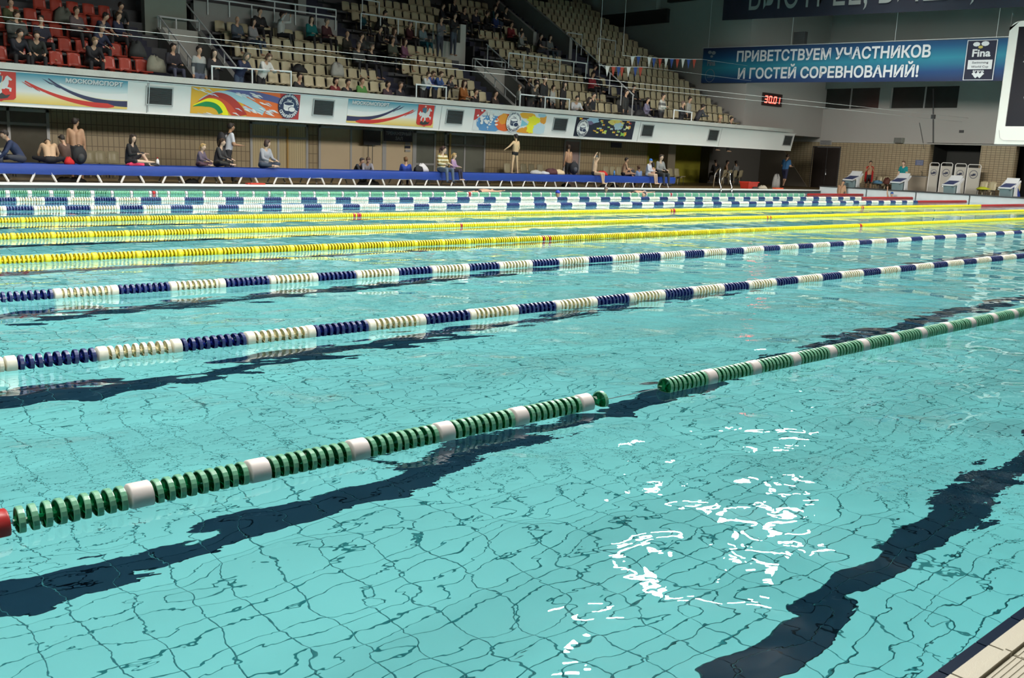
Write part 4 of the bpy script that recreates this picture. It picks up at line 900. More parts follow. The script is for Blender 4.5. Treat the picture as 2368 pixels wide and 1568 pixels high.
def backpack(label, loc, s, col, rz=0.0, pocket=None):
    t = thing('backpack', label, 'backpack', loc, None, rz)
    b = MB(); b.ell((0, 0, 0.30*s), (0.25*s, 0.15*s, 0.30*s), 14, 10); b.ell((0, -0.1*s, 0.2*s), (0.15*s, 0.09*s, 0.15*s), 12, 8); b.build('body', cmat(col), t, True)
    b = MB(); b.ell((0, -0.125*s, 0.24*s), (0.115*s, 0.08*s, 0.12*s), 12, 8); b.build('pocket', cmat(pocket or tuple(c*3+0.03 for c in col)), t, True)
    b = MB(); b.tube([(-0.05*s, 0, 0.58*s), (-0.04*s, 0, 0.64*s), (0.04*s, 0, 0.64*s), (0.05*s, 0, 0.58*s)], 0.012, 6); b.build('handle', M_black, t)
    return t
backpack('large black backpack with a grey rimmed pocket on the bench', bench(185, 0.25), 0.80, (0.008, 0.008, 0.010), 0.15, (0.03, 0.03, 0.033))
backpack('dark backpack held by the boy in black trunks', bench(1327, 0.75), 0.85, (0.012, 0.014, 0.02), -0.2)
for k, px in enumerate((150, 178, 445, 842, 863, 1312, 1400, 1424)):
    blob_cloth('shoe', ['dark shoes left under the bench below the bare-backed boy', 'dark bag under the bench below the black backpack', 'dark shoes under the bench below the blond girl', 'dark shoes under the bench below the grey hooded boy', 'second pair of dark shoes under the bench below the grey hooded boy', 'dark bag under the bench below the standing boy in trunks', 'pair of dark shoes under the bench below the red towel', 'dark shoes under the bench below the blue bottle'][k], 'shoes', (at(px, 420, 1, 25.9)[0], 25.95, 0.122), 0.22, 0.12, 0.11, (0.012, 0.011, 0.010), 40+k)
# pool ladder
t = thing('pool_ladder', 'polished steel pool ladder handrails near the right end', 'ladder', (0, 25.2, 0.13))
for px0, px1, pyt, pyb in ((1648, 1664, 388, 432), (1673, 1681, 398, 434)):
    A = at(px0, pyb, 1, 25.4); B = at(px1, pyb-6, 1, 25.4); zt_ = at(px0, pyt, 1, 25.2).z-0.13
    x = A.x; w = (B.x-A.x)
    b = MB(); b.tube([(x-0.1, -0.35, -0.6), (x-0.02, -0.28, 0.1), (x, -0.15, 0.3), (x+w*0.1, -0.1, zt_-0.15), (x+w*0.3, -0.05, zt_-0.03), (x+w*0.6, 0.1, zt_), (x+w*0.9, 0.35, zt_-0.1), (x+w, 0.5, zt_-0.3), (x+w, 0.55, 0.0)], 0.028, 8)
    b.build('handrail', M_chrome, t, True)
b = MB(); A = at(1652, 436, 1, 25.1); b.b2((A.x-0.1, -0.42, -0.45), (A.x+1.0, -0.32, -0.42)); b.b2((A.x-0.1, -0.42, -0.75), (A.x+1.0, -0.32, -0.72)); b.build('step', M_chrome, t)
# ================================================================ END WALL: blocks, screens, counter, signs
def start_block(y, label):
    t = thing('starting_block', label, 'starting block', (44.75, y, 0.33), 'starting blocks on the end platform')
    G = mat('block_grey_blue', (0.20, 0.28, 0.30), 0.35, var=0.1); WB = mat('block_white', (0.62, 0.64, 0.66), 0.4, var=0.05); PB = mat('block_pad_blue', (0.03, 0.045, 0.14), 0.7, var=0.2)
    b = MB(); b.prism([(-0.12, -0.24, 0.0), (0.30, -0.24, 0.0), (0.22, -0.24, 0.36), (-0.20, -0.24, 0.36)], (0, 0.48, 0)); b.build('pedestal', G, t)
    b = MB(); b.prism([(-0.30, -0.27, 0.34), (0.42, -0.27, 0.52), (0.42, -0.27, 0.58), (-0.30, -0.27, 0.40)], (0, 0.54, 0)); b.build('platform', WB, t)
    for q in (0.0, 0.5):
        x0 = -0.27+0.70*q; z0 = 0.407+0.175*q
        b = MB(); b.prism([(x0, -0.23, z0), (x0+0.30, -0.23, z0+0.078), (x0+0.30, -0.23, z0+0.088), (x0, -0.23, z0+0.012)], (0, 0.46, 0)); b.build('grip_pad', PB, t)
    b = MB(); b.prism([(0.40, -0.27, 0.54), (0.60, -0.27, 0.80), (0.56, -0.27, 0.82), (0.36, -0.27, 0.57)], (0, 0.54, 0), 0); b.build('kick_plate', WB, t)
    for s_ in (-1, 1):
        b = MB(); b.prism([(0.05, s_*0.28, 0.02), (0.40, s_*0.28, 0.02), (0.34, s_*0.28, 0.10), (0.30, s_*0.28, 0.44), (0.62, s_*0.28, 0.66), (0.58, s_*0.28, 0.72), (0.05, s_*0.28, 0.42)], (0, s_*0.05, 0)); b.build('side_panel', WB, t)
        b = MB(); b.tube([(-0.31, s_*0.20, 0.28), (-0.34, s_*0.27, 0.30), (-0.20, s_*0.30, 0.36)], 0.016, 6); b.build('grip_handle', M_chrome, t)
for k, (y, n) in enumerate(((23.65, 'leftmost, in front of the dark door side'), (21.15, 'second from the left, before the woman in teal'), (18.62, 'third from the left, before the folding screens'), (16.10, 'fourth from the left, below the big scoreboard'))):
    start_block(y, 'white starting block with blue sloped top, '+n)
M_scr = mat('screen_cloth', (0.50, 0.49, 0.44), 0.8, var=0.05, vscale=4, bump=0.01, bscale=6)
SX = 48.0
for k, (pa, pb, yt_, yb_) in enumerate(((2146, 2170, 376, 441), (2172, 2201, 376, 443), (2205, 2233, 378, 446), (2234, 2267, 380, 450))):
    ya, yb2 = wy(pa, SX, 410), wy(pb, SX, 410); zt_ = at(pa, yt_, 0, SX).z; w = ya-yb2
    t = thing('folding_screen', 'white folding screen with a round dark logo, %s of the four' % ['leftmost', 'second from the left', 'second from the right', 'rightmost'][k], 'screen', (SX, (ya+yb2)/2, 0.12), 'white folding screens before the passage')
    h = zt_-0.12; b = MB(); b.b2((0, -w/2+0.05, 0.12), (0.012, w/2-0.05, h-0.16))
    b.build('cloth_panel', M_scr, t)
    b = MB(); b.tube([(0.0, -w/2+0.03, 0), (0, -w/2+0.03, h-0.06), (0, -w/2+0.09, h), (0, w/2-0.09, h), (0, w/2-0.03, h-0.06), (0, w/2-0.03, 0)], 0.02, 6); b.build('frame', M_white, t)
    b = MB(); n = 24; R, r2 = 0.22*w/0.75, 0.19*w/0.75; zc = h*0.70
    V = [(-0.006, q*math.cos(2*math.pi*i/n), zc+q*math.sin(2*math.pi*i/n)*1.0) for q in (R, r2) for i in range(n)]
    b.add(V, [(i, (i+1) % n, n+(i+1) % n, n+i) for i in range(n)]); 
    b.b2((-0.008, -0.10, zc-0.06), (-0.004, 0.04, zc+0.04)); b.b2((-0.008, -0.02, zc-0.08), (-0.004, 0.13, zc-0.01)); b.build('logo', mat('logo_ink', (0.05, 0.06, 0.11), 0.7), t)
# sink counter, signs, vents, speaker, cables
SX2 = 48.33
ya, yb2 = wy(2098, SX2), wy(2141, SX2); zt_ = at(2110, 407, 0, SX2).z
t = thing('counter', 'beige tiled sink counter left of the folding screens', 'counter', (SX2, (ya+yb2)/2, 0.12)); w = ya-yb2
b = MB(); b.b2((0, -w/2, 0), (0.6, w/2, zt_-0.16)); b.build('body', mat('counter_tile', (0.42, 0.37, 0.29), 0.5, var=0.06), t)
b = MB(); b.b2((-0.03, -w/2-0.02, zt_-0.16), (0.62, w/2+0.02, zt_-0.12)); b.build('worktop', M_concrete, t)
b = MB(); b.b2((0.05, -w/4, zt_-0.12), (0.5, w/3, zt_-0.09)); b.tube([(0.5, 0, zt_-0.12), (0.5, 0, zt_+0.1), (0.35, 0, zt_+0.14)], 0.015, 6); b.build('sink', M_dark, t)
b = MB(); ya, yb2 = wy(2118, XW, 376), wy(2136, XW, 376); za, zb_ = at(2118, 370, 0, XW).z, at(2118, 382, 0, XW).z
b.b2((XW-0.06, yb2, zb_), (XW-0.03, ya, za), 0)
t = tag(b.build('wall_notice', mat('notice_blue', (0.10, 0.13, 0.25), 0.6)), 'small blue notice on the tiles above the sink counter', 'notice')
q = MB(); hh = (za-zb_)
for k in range(3): put_text(q, ['ВНИМАНИЕ', 'душ', 'обязателен'][k], (XW-0.065, ya-0.08, zb_+hh*(0.66-0.27*k)), (0, -1, 0), (0, 0, 1), (ya-yb2)*0.75, hh*0.14, 0, 0.01)
q.build('lettering', M_ink, t)
def wallbox(name, label, cat, px0, px1, py0, py1, m, d=0.06, X=XW, lab2=None):
    ya, yb2 = wy(px0, X, (py0+py1)/2), wy(px1, X, (py0+py1)/2); za, zb_ = at((px0+px1)/2, py0, 0, X).z, at((px0+px1)/2, py1, 0, X).z
    t = thing(name, label, cat, (X, (ya+yb2)/2, zb_)); w, h = ya-yb2, za-zb_
    b = MB(); b.b2((-d, -w/2, 0), (-0.003, w/2, h)); b.build('body', m, t)
    b = MB(); nn = 5
    for k in range(nn): b.b2((-d-0.012, -w/2+0.02, h*(k+0.3)/nn), (-d, w/2-0.02, h*(k+0.75)/nn))
    b.build('slats', M_dark, t); return t
wallbox('vent_grille', 'grey ventilation grille in the wall above the dark door', 'vent', 1898, 1924, 325, 335, M_alu, 0.1)
wallbox('wall_lamp', 'tilted grey lamp box high on the end wall above the woman', 'lamp', 2073, 2092, 319, 331, mat('lamp_box', (0.22, 0.23, 0.2), 0.5), 0.3)
wallbox('wall_vent', 'small dark vent on the grey wall below the scoreboard side', 'vent', 2219, 2229, 301, 307, M_dark, 0.06)
wallbox('wall_box', 'dark box high on the grey wall above the blue banner', 'box', 1841, 1867, 75, 103, M_dark, 0.25, X=XB+0.0)
b = MB(); b.tube([tuple(at(2158, y, 0, XW-0.05)) for y in (205, 268, 330)], 0.03, 6); b.box(tuple(at(2158, 270, 0, XW-0.08)), (0.12, 0.18, 0.2)); tag(b.build('drain_pipe', M_dark), 'dark vertical pipe on the end wall right of the windows', 'pipe')
b = MB(); b.tube([tuple(at(x, y, 0, XW-0.05)) for x, y in ((2126, 284), (2131, 310), (2137, 345))], 0.012, 5); tag(b.build('hanging_cable', M_dark), 'thin cable hanging down the wall left of the pipe', 'cable')
# objects on the end deck
blob_cloth('blue_towel', 'light blue towel on the chair right of the red towel boy', 'towel', (47.5, wy(2030, 47.5, 428), 0.54), 0.2, 0.25, 0.15, (0.12, 0.30, 0.48), 51)
blob_cloth('lime_cloth', 'lime green cloth over the chair right of the screens', 'towel', (47.5, wy(2272, 47.5, 437), 0.53), 0.24, 0.33, 0.12, (0.45, 0.50, 0.02), 52)
blob_cloth('dark_bag', 'bag on the chair left of the woman in teal', 'bag', (47.5, wy(2051, 47.5, 420), 0.54), 0.18, 0.18, 0.30, (0.10, 0.03, 0.02), 53)
blob_cloth('blue_bag', 'blue bag on the deck right of the fourth starting block', 'bag', (47.3, wy(2344, 47.3, 450), 0.122), 0.3, 0.25, 0.55, (0.02, 0.05, 0.28), 54)
blob_cloth('white_bag', 'white bag on the deck beside the walking man', 'bag', (at(1795, 425, 1, 27.3)[0], 27.3, 0.122), 0.22, 0.2, 0.62, (0.38, 0.38, 0.37), 55)
blob_cloth('towel', 'pale crumpled towel on the pool edge right of the red basket', 'towel', (at(1763, 436, 1, 25.6)[0], 25.6, 0.122), 0.3, 0.2, 0.15, (0.38, 0.34, 0.26), 56)
blob_cloth('dark_shoes', 'dark shoes on the pool edge beside the pale towel', 'shoes', (at(1757, 440, 1, 25.2)[0], 25.45, 0.122), 0.18, 0.12, 0.09, (0.02, 0.02, 0.02), 57)
# ================================================================ BANNERS, CLOCK, SCOREBOARD
XN = 41.25
def yz(px, py, X=XN): p = at(px, py, 0, X); return p[1], p[2]
yl, zlt = yz(1627, 112); _, zlb = yz(1623, 192); yr, zrt = yz(2312, 88); _, zrb = yz(2306, 187)
ztp = (zlt+zrt)/2; zbt = (zlb+zrb)/2; zlt += 0; 
bt = thing('hanging_banner', 'long bright blue banner on the end wall reading ПРИВЕТСТВУЕМ УЧАСТНИКОВ И ГОСТЕЙ СОРЕВНОВАНИЙ!', 'banner', (XN, yl, 0))
LW = yl-yr
def bp(u, v, off=0.0):   # u 0..1 left to right, v 0..1 bottom to top
    zt_, zb_ = zlt+(zrt-zlt)*u, zlb+(zrb-zlb)*u
    return Vector((-off+0.04*math.sin(u*14)*0.5, -LW*u, zb_+(zt_-zb_)*v))
n = 40; b = MB(); V = [bp(i/n*1.06, j/4, o) for o in (0, -0.02) for j in range(5) for i in range(n+1)]
F = [(o*5*(n+1)+j*(n+1)+i, o*5*(n+1)+j*(n+1)+i+1, o*5*(n+1)+(j+1)*(n+1)+i+1, o*5*(n+1)+(j+1)*(n+1)+i) for o in (0, 1) for j in range(4) for i in range(n)]
b.add(V, F)
M_ban = grad_mat('banner_blue_fade', [(0, (0.008, 0.012, 0.055)), (0.22, (0.006, 0.05, 0.17)), (0.5, (0.02, 0.22, 0.32)), (0.75, (0.006, 0.08, 0.20)), (1, (0.008, 0.012, 0.06))], min(zlb, zrb), max(zlt, zrt))
b.build('cloth', M_ban, bt, True)
b = MB()
def btext(s, u0, u1, v, hv, mi=0, off=0.03, bold=0.028):
    o = bp(u0, v, off); ux = (bp(u1, v)-bp(u0, v)); w = ux.length; put_text(b, s, o, ux.normalized(), (0, 0, 1), w, hv*(zlt-zlb), mi, bold)
U = lambda px: (px-1625)/(2308-1625)
btext('ПРИВЕТСТВУЕМ УЧАСТНИКОВ', U(1723), U(2181), 0.60, 0.28)
b.build('lettering', M_inkw, bt); b = MB()
btext('И ГОСТЕЙ СОРЕВНОВАНИЙ!', U(1730), U(2161), 0.12, 0.28)
b.build('lettering', M_inkw, bt)
b = MB()
def brect(u0, v0, u1, v1, mi, off): b.add([bp(u0, v0, off), bp(u1, v0, off), bp(u1, v1, off), bp(u0, v1, off)], [(0, 1, 2, 3)], mi)
brect(U(2250), 0.02, U(2306), 0.97, 1, 0.045); brect(U(2251.5), 0.035, U(2304.5), 0.955, 0, 0.05); brect(U(2256), 0.28, U(2301), 0.50, 1, 0.055)
btext('Fina', U(2262), U(2296), 0.58, 0.17, 1, 0.06); btext('Swimming', U(2264), U(2294), 0.415, 0.05, 0, 0.062, 0.01); btext('World Cup', U(2263), U(2295), 0.315, 0.05, 0, 0.062, 0.01); btext('arena', U(2267), U(2288), 0.215, 0.06, 1, 0.062, 0.02)
for du, dv in ((0, 0), (0.011, 0), (0.022, 0), (0.0055, -0.055), (0.0165, -0.055)):
    uc, vc = U(2267)+du+0.004, 0.17+dv; b.add([bp(uc-0.006, vc, 0.062), bp(uc, vc-0.05, 0.062), bp(uc+0.006, vc, 0.062), bp(uc, vc+0.05, 0.062)], [(0, 1, 2, 3)], 1)
for (uc, vc, s) in ((2268, 0.87, 0.9), (2284, 0.88, 1.0), (2276, 0.80, 0.6)): b.add([bp(U(uc)+0.011*s*math.cos(a), vc+0.06*s*math.sin(a), 0.062) for a in [k*math.pi/4 for k in range(8)]], [tuple(range(8))], 1 if uc != 2276 else 2)
LM = [mat('print_logo_navy', (0.008, 0.010, 0.035), 0.6), M_inkw, mat('print_logo_gold', (0.5, 0.4, 0.1), 0.6), mat('print_logo_pale', (0.22, 0.26, 0.30), 0.6)]
b.build('logo', LM, bt); b = MB()
btext('Fina', U(1641), U(1664), 0.50, 0.16, 3, 0.05); 
for (uc, vc, s) in ((1646, 0.88, 0.8), (1657, 0.86, 0.9), (1652, 0.76, 0.6)): b.add([bp(U(uc)+0.010*s*math.cos(a), vc+0.06*s*math.sin(a), 0.05) for a in [k*math.pi/4 for k in range(8)]], [tuple(range(8))], 3)
nn = 28; V = [bp(U(1651)+q*0.020*math.cos(2*math.pi*i/nn), 0.21+q*0.19*math.sin(2*math.pi*i/nn), 0.05) for q in (1, 0.92) for i in range(nn)]; b.add(V, [(i, (i+1) % nn, nn+(i+1) % nn, nn+i) for i in range(nn)], 3)
btext('arena', U(1644), U(1659), 0.16, 0.04, 3, 0.05)
b.build('logo', LM, bt)
b = MB(); b.tube([bp(0, 1, 0)+Vector((0, 0.05, 0.02)), bp(0.5, 1, 0)+Vector((0, 0, 0.02)), bp(1, 1, 0)+Vector((0, -0.6, 0.03))], 0.012, 5)
for u in (0.02, 0.35, 0.7, 0.99): q = bp(u, 1); b.tube([q, (q.x, q.y, CZT)], 0.01, 5)
b.build('rope', M_rail, bt)
# upper dark banner with large letters
XN2 = 41.0
p0 = at(1670, 47, 0, XN2); p1 = at(2400, 14, 0, XN2); h2 = 2.3
t = thing('hanging_banner', 'dark navy banner at the top edge reading БЫСТРЕЕ, ВЫШЕ, in grey letters', 'banner', (XN2, p0.y, 0))
L2 = p0.y-p1.y+4; sl = (p1.z-p0.z)/(p0.y-p1.y)
b = MB(); b.prism([(0, 0, p0.z), (0, -L2, p0.z+sl*L2), (0, -L2, p0.z+sl*L2+h2), (0, 0, p0.z+h2)], (0.03, 0, 0)); b.build('cloth', mat('banner_dark', (0.022, 0.025, 0.045), 0.7, var=0.15, vscale=2), t)
b = MB()
def ub(s, pxa, pxb):
    a_ = at(pxa, 30, 0, XN2); c_ = at(pxb, 30, 0, XN2); y_ = p0.y-a_.y; zb_ = p0.z+sl*y_+0.42
    put_text(b, s, (-0.02, -y_, zb_), (0, -1, sl), (0, 0, 1), a_.y-c_.y, 1.55, 0, 0.0)
ub('БЫСТРЕЕ,', 1731, 2003); ub('ВЫШЕ,', 2030, 2250); ub('СИЛЬНЕЕ', 2285, 2560)
b.build('lettering', mat('print_grey', (0.36, 0.38, 0.37), 0.7), t)
b = MB()
for u in (0.02, 0.3, 0.6, 0.9): b.tube([(0.01, -L2*u, p0.z+h2), (0.01, -L2*u, CZT)], 0.012, 5)
b.build('rope', M_rail, t)
# LED clock on the grey wall
pc0 = at(1764, 243, 1, GY-0.1); pc1 = at(1810, 219, 1, GY-0.1)
t = thing('digital_clock', 'red digital clock reading 30.01 on the grey wall', 'clock', (pc0.x, GY-0.1, pc0.z))
w, h = pc1.x-pc0.x, pc1.z-pc0.z
b = MB(); b.b2((0, 0, 0), (w, 0.098, h)); b.build('casing', mat('clock_case', (0.03, 0.012, 0.012), 0.5), t)
b = MB(); M_led = mat('red_led', (0.3, 0.0, 0.0), 0.5, emit=(1.0, 0.045, 0.03), estr=14.0)
SEG = {'3': 'abgcd', '0': 'abcdef', '1': 'bc'}
def digit(ch, x, z, s, hh):
    k = 0.10*hh; th = 0.12*hh; sl_ = 0.15
    seg = {'a': ((0, 1), (1, 1)), 'd': ((0, 0), (1, 0)), 'g': ((0, .5), (1, .5)), 'f': ((0, .5), (0, 1)), 'b': ((1, .5), (1, 1)), 'e': ((0, 0), (0, .5)), 'c': ((1, 0), (1, .5))}
    for c in SEG[ch]:
        (u0, v0), (u1, v1) = seg[c]; f = lambda u, v: (x+s*u+sl_*hh*v, z+hh*v)
        xa, za = f(u0, v0); xb_, zb_ = f(u1, v1); q = th/2
        if v0 == v1: P4 = [(xa, za-q), (xb_, zb_-q), (xb_, zb_+q), (xa, za+q)]
        else: P4 = [(xa-q, za), (xa+q, za), (xb_+q, zb_), (xb_-q, zb_)]
        b.add([(p[0], -0.006, p[1]) for p in P4], [(0, 1, 2, 3)])
for ch, u in (('3', 0.07), ('0', 0.29), ('0', 0.54), ('1', 0.72)): digit(ch, w*u, h*0.24, w*0.125, h*0.50)
b.box((w*0.475, -0.006, h*0.25), (w*0.03, 0.002, h*0.10)); b.build('digits', M_led, t)
# scoreboard
XS = 40.3
q0 = at(2298, 333, 0, XS); q1 = at(2338, 50, 0, XS); z0s, z1s = q0.z, q1.z
yS = (q0.y+q1.y)/2; zi0 = at(2328, 292, 0, XS).z; yi = at(2340, 175, 0, XS).y; zi1 = at(2352, 62, 0, XS).z
t = thing('scoreboard', 'large white framed electronic scoreboard hanging at the right edge', 'scoreboard', (XS, yS, 0))
M_sb = mat('scoreboard_white', (0.66, 0.67, 0.64), 0.4, var=0.03)
b = MB(); LS = 7.5; r = 0.35; g0 = yS-yi
b.prism([(0, 0, z0s), (0, -LS, z0s), (0, -LS, zi0), (0, 0, zi0)], (0.4, 0, 0)); b.prism([(0, 0, zi0), (0, -g0, zi0), (0, -g0, zi1), (0, 0, zi1)], (0.4, 0, 0))
b.prism([(0, 0, zi1-0.001)]+[(0, -r+r*math.cos(a), z1s-r+r*math.sin(a)) for a in [k*math.pi/12 for k in range(7)]]+[(0, -LS, z1s), (0, -LS, zi1)], (0.4, 0, 0))
b.build('casing', M_sb, t)
b = MB(); b.b2((0.05, -LS, zi0), (0.15, -g0, zi1)); b.build('display', mat('display_black', (0.006, 0.006, 0.012), 0.3), t)
b = MB()
for k in range(6): b.box((-0.004, -0.02-0.001, z0s+0.3+k*0.9), (0.004, 0.006, 0.5))
b.tube([(-0.015, -g0*0.4, zi0-0.15), (-0.015, -g0*0.6, zi0-0.45), (-0.015, -g0*1.1, zi0-0.55), (-0.015, -LS, zi0-0.55)], 0.01, 5); b.build('seam', M_alu, t)
b = MB()
for u in (0.6, 4.0, 7.0): b.tube([(0.2, -u, z1s-0.1), (0.2, -u, CZT)], 0.04, 6)
b.build('hanger', M_rail, t)
b = MB(); ya_ = at(2366, 134, 0, XS).y; 
for py in (134, 225): p_ = at(2366, py, 0, XS); put_text(b, '2' if py == 134 else 'O', (0.045, -(yS-p_.y)+0.0, p_.z-0.15), (0, -1, 0), (0, 0, 1), None, 0.32, 0, 0.01)
b.build('lettering', mat('display_letters', (0.55, 0.55, 0.55), 0.5), t)
# two thin cables across the hall, backstroke flags
for k, (pa, pb) in enumerate((((-40, 34), (2200, 268)), ((-40, 48), (2200, 279)))):
    A = at(pa[0], pa[1], 1, 20.0+0.3*k); p = at(pb[0], pb[1], 1, 20.0+0.3*k); n = 14
    pts = [A.lerp(Vector((XW-0.05, A.y, p.z)), i/n)+Vector((0, 0, 0)) for i in range(n+1)]
    e = at(1500, [222, 230][k], 1, 20.0+0.3*k)
    b = MB(); b.tube(pts, 0.006, 5); tag(b.build('steel_wire', mat('wire_grey', (0.36, 0.37, 0.36), 0.9, spec=0.1)), ['upper thin steel wire strung along the whole hall', 'lower thin steel wire strung along the whole hall'][k], 'wire')
flc = {'w': (0.55, 0.55, 0.53), 'b': (0.02, 0.05, 0.20), 'r': (0.32, 0.04, 0.02)}
for nm, fl, Yf, ends in (('upper', [(1463, 131, 'w'), (1477, 130, 'b'), (1502, 133, 'w'), (1513, 134, 'b'), (1527, 135, 'r'), (1541, 135, 'w'), (1554, 136, 'b'), (1567, 136, 'r'), (1580, 136, 'w'), (1593, 137, 'b'), (1606, 137, 'r')], 27.6, ((1440, 128), (1622, 137))), ('lower', [(1405, 153, 'w'), (1419, 154, 'r'), (1431, 154, 'b'), (1439, 155, 'r'), (1454, 155, 'w'), (1470, 155, 'b'), (1482, 155, 'r')], 27.3, ((1385, 151), (1500, 156)))):
    t = thing('flag_line', nm+' string of small red white and blue pennants before the last seats', 'flags', (0, 0, 0), 'pennant strings')
    b = MB(); b.tube([P(ends[0][0], ends[0][1], Yf)]+[P(q[0], q[1], Yf) for q in fl]+[P(ends[1][0], ends[1][1], Yf)], 0.012, 5)
    e0, e1 = P(ends[0][0], ends[0][1], Yf), P(ends[1][0], ends[1][1], Yf)
    b.tube([e1, (XN-0.1, e1[1]+0.3, e1[2]+0.08)], 0.005, 4); b.tube([e0, (e0[0]-0.1, e0[1]-.1, CZT)], 0.008, 4); b.build('cord', M_rail, t)
    for px, py, c in fl:
        q = P(px, py, Yf); b = MB(); b.prism([(q[0]-0.13, q[1], q[2]), (q[0]+0.13, q[1], q[2]), (q[0], q[1], q[2]-0.42)], (0, 0.01, 0)); b.build('pennant', cmat(flc[c]), t)
# ================================================================ PEOPLE
def cone(b, p0, p1, r0, r1, n=10):
    """closed round-ended tapered limb"""
    p0, p1 = Vector(p0), Vector(p1); d = (p1-p0)
    L = d.length or 1e-4; d = d/L
    a = d.cross(Vector((0.3, 0.2, 1))).normalized(); c = d.cross(a)
    st = [(-r0*0.95, r0*0.3), (-r0*0.6, r0*0.8), (0, r0), (L, r1), (L+r1*0.6, r1*0.8), (L+r1*0.95, r1*0.3)]
    V = [p0+d*t+(a*math.cos(2*math.pi*k/n)+c*math.sin(2*math.pi*k/n))*r for t, r in st for k in range(n)]
    F = [(i*n+k, i*n+(k+1) % n, (i+1)*n+(k+1) % n, (i+1)*n+k) for i in range(5) for k in range(n)]+[tuple(range(n-1, -1, -1)), tuple(5*n+k for k in range(n))]
    b.add(V, F)
def nrm(v): return Vector(v).normalized()
POSE = {
 'stand': dict(lean=2, legs=[((-.06, 0, -1), (-.03, -.03, -1)), ((.06, 0.04, -1), (.03, -.05, -1))], arms=[((-.16, 0, -1), (-.03, .15, -1)), ((.16, 0, -1), (.03, .15, -1))]),
 'lean': dict(lean=26, legs=[((-.06, -.05, -1), (-.03, -.1, -1)), ((.06, 0.04, -1), (.03, -.1, -1))], arms=[((-.25, .5, -1), (.35, 1, .05)), ((.25, .5, -1), (-.35, 1, .05))]),
 'fold': dict(lean=3, legs=[((-.06, 0, -1), (-.03, -.03, -1)), ((.06, 0.04, -1), (.03, -.05, -1))], arms=[((-.25, .25, -1), (.9, .7, .15)), ((.25, .25, -1), (-.9, .7, .1))]),
 'sit': dict(lean=6, legs=[((-.14, 1, .02), (-.02, .12, -1)), ((.14, 1, .02), (.02, .16, -1))], arms=[((-.2, .25, -1), (.35, 1, -.15)), ((.2, .25, -1), (-.35, 1, -.15))], seat=1),
 'sitfwd': dict(lean=30, legs=[((-.2, 1, .02), (0, .0, -1)), ((.2, 1, .02), (0, .0, -1))], arms=[((-.1, .75, -1), (.35, 1, -.5)), ((.1, .75, -1), (-.35, 1, -.5))], seat=1),
 'siteyes': dict(lean=4, legs=[((-.14, 1, .02), (-.02, .12, -1)), ((.14, 1, .02), (.02, .16, -1))], arms=[((-.7, .7, .1), (.75, .35, 1)), ((.7, .7, .1), (-.75, .35, 1))], seat=1),
 'handshead': dict(lean=3, legs=[((-.12, 1, .0), (-.04, .05, -1)), ((.2, 1, .0), (.1, .25, -1))], arms=[((-.75, .25, .75), (.62, .25, .85)), ((.75, .25, .75), (-.62, .25, .85))], seat=1),
 'cross': dict(lean=14, legs=[((-.75, .75, .12), (.95, .28, -.12)), ((.75, .75, .12), (-.95, .45, -.16))], arms=[((-.15, .35, -1), (.25, 1, -.25)), ((.15, .35, -1), (-.25, 1, -.25))], seat=1),
 'crossback': dict(lean=32, legs=[((-.75, .75, .12), (.95, .28, -.12)), ((.75, .75, .12), (-.95, .45, -.16))], arms=[((-.35, .5, -1), (.15, .7, -.7)), ((.35, .5, -1), (-.15, .7, -.7))], seat=1),
 'kneesup': dict(lean=10, legs=[((-.12, 1, .75), (-.1, .65, -1)), ((.5, .9, .1), (-.7, .5, -.05))], arms=[((-.1, .5, -1), (.2, 1, .1)), ((.2, .3, -1), (-.2, 1, .15))], seat=1),
 'pointarm': dict(lean=-3, legs=[((-.17, 0, -1), (-.06, -.02, -1)), ((.15, 0.02, -1), (.12, -.05, -1))], arms=[((-.8, .15, -.75), (-.85, .25, -.55)), ((.35, .1, -1), (-.15, .35, -.95))]),
 'walk': dict(lean=8, legs=[((-.05, .42, -1), (0, .05, -1)), ((.05, -.18, -1), (0, -.62, -1))], arms=[((-.2, .1, -1), (.2, .9, -.1)), ((.2, .1, -1), (-.1, .9, -.05))]),
 'hold': dict(lean=8, legs=[((-.06, 0, -1), (-.03, -.03, -1)), ((.06, 0.04, -1), (.03, -.05, -1))], arms=[((-.2, .1, -1), (0, .45, -.9)), ((.2, .1, -1), (0, .45, -.9))]),
 'shiver': dict(lean=6, legs=[((-.05, 0, -1), (-.02, -.03, -1)), ((.05, 0.04, -1), (.02, -.05, -1))], arms=[((-.2, .3, -1), (.5, .6, .8)), ((.2, .3, -1), (-.5, .6, .9))]),
 'swim': dict(lean=0, legs=[((-.08, 0, -1), (-.04, -.25, -1)), ((.08, 0, -1), (.04, -.1, -1))], arms=[((-.9, .3, -.4), (-.5, .6, -.6)), ((.9, .3, -.4), (.5, .6, -.6))]),
 'armup': dict(lean=0, legs=[((-.08, 0, -1), (-.04, -.25, -1)), ((.08, 0, -1), (.04, -.1, -1))], arms=[((-.9, .3, -.4), (-.5, .6, -.6)), ((.25, .1, 1), (.05, .0, 1))]),
}
SKIN = (0.50, 0.30, 0.20)
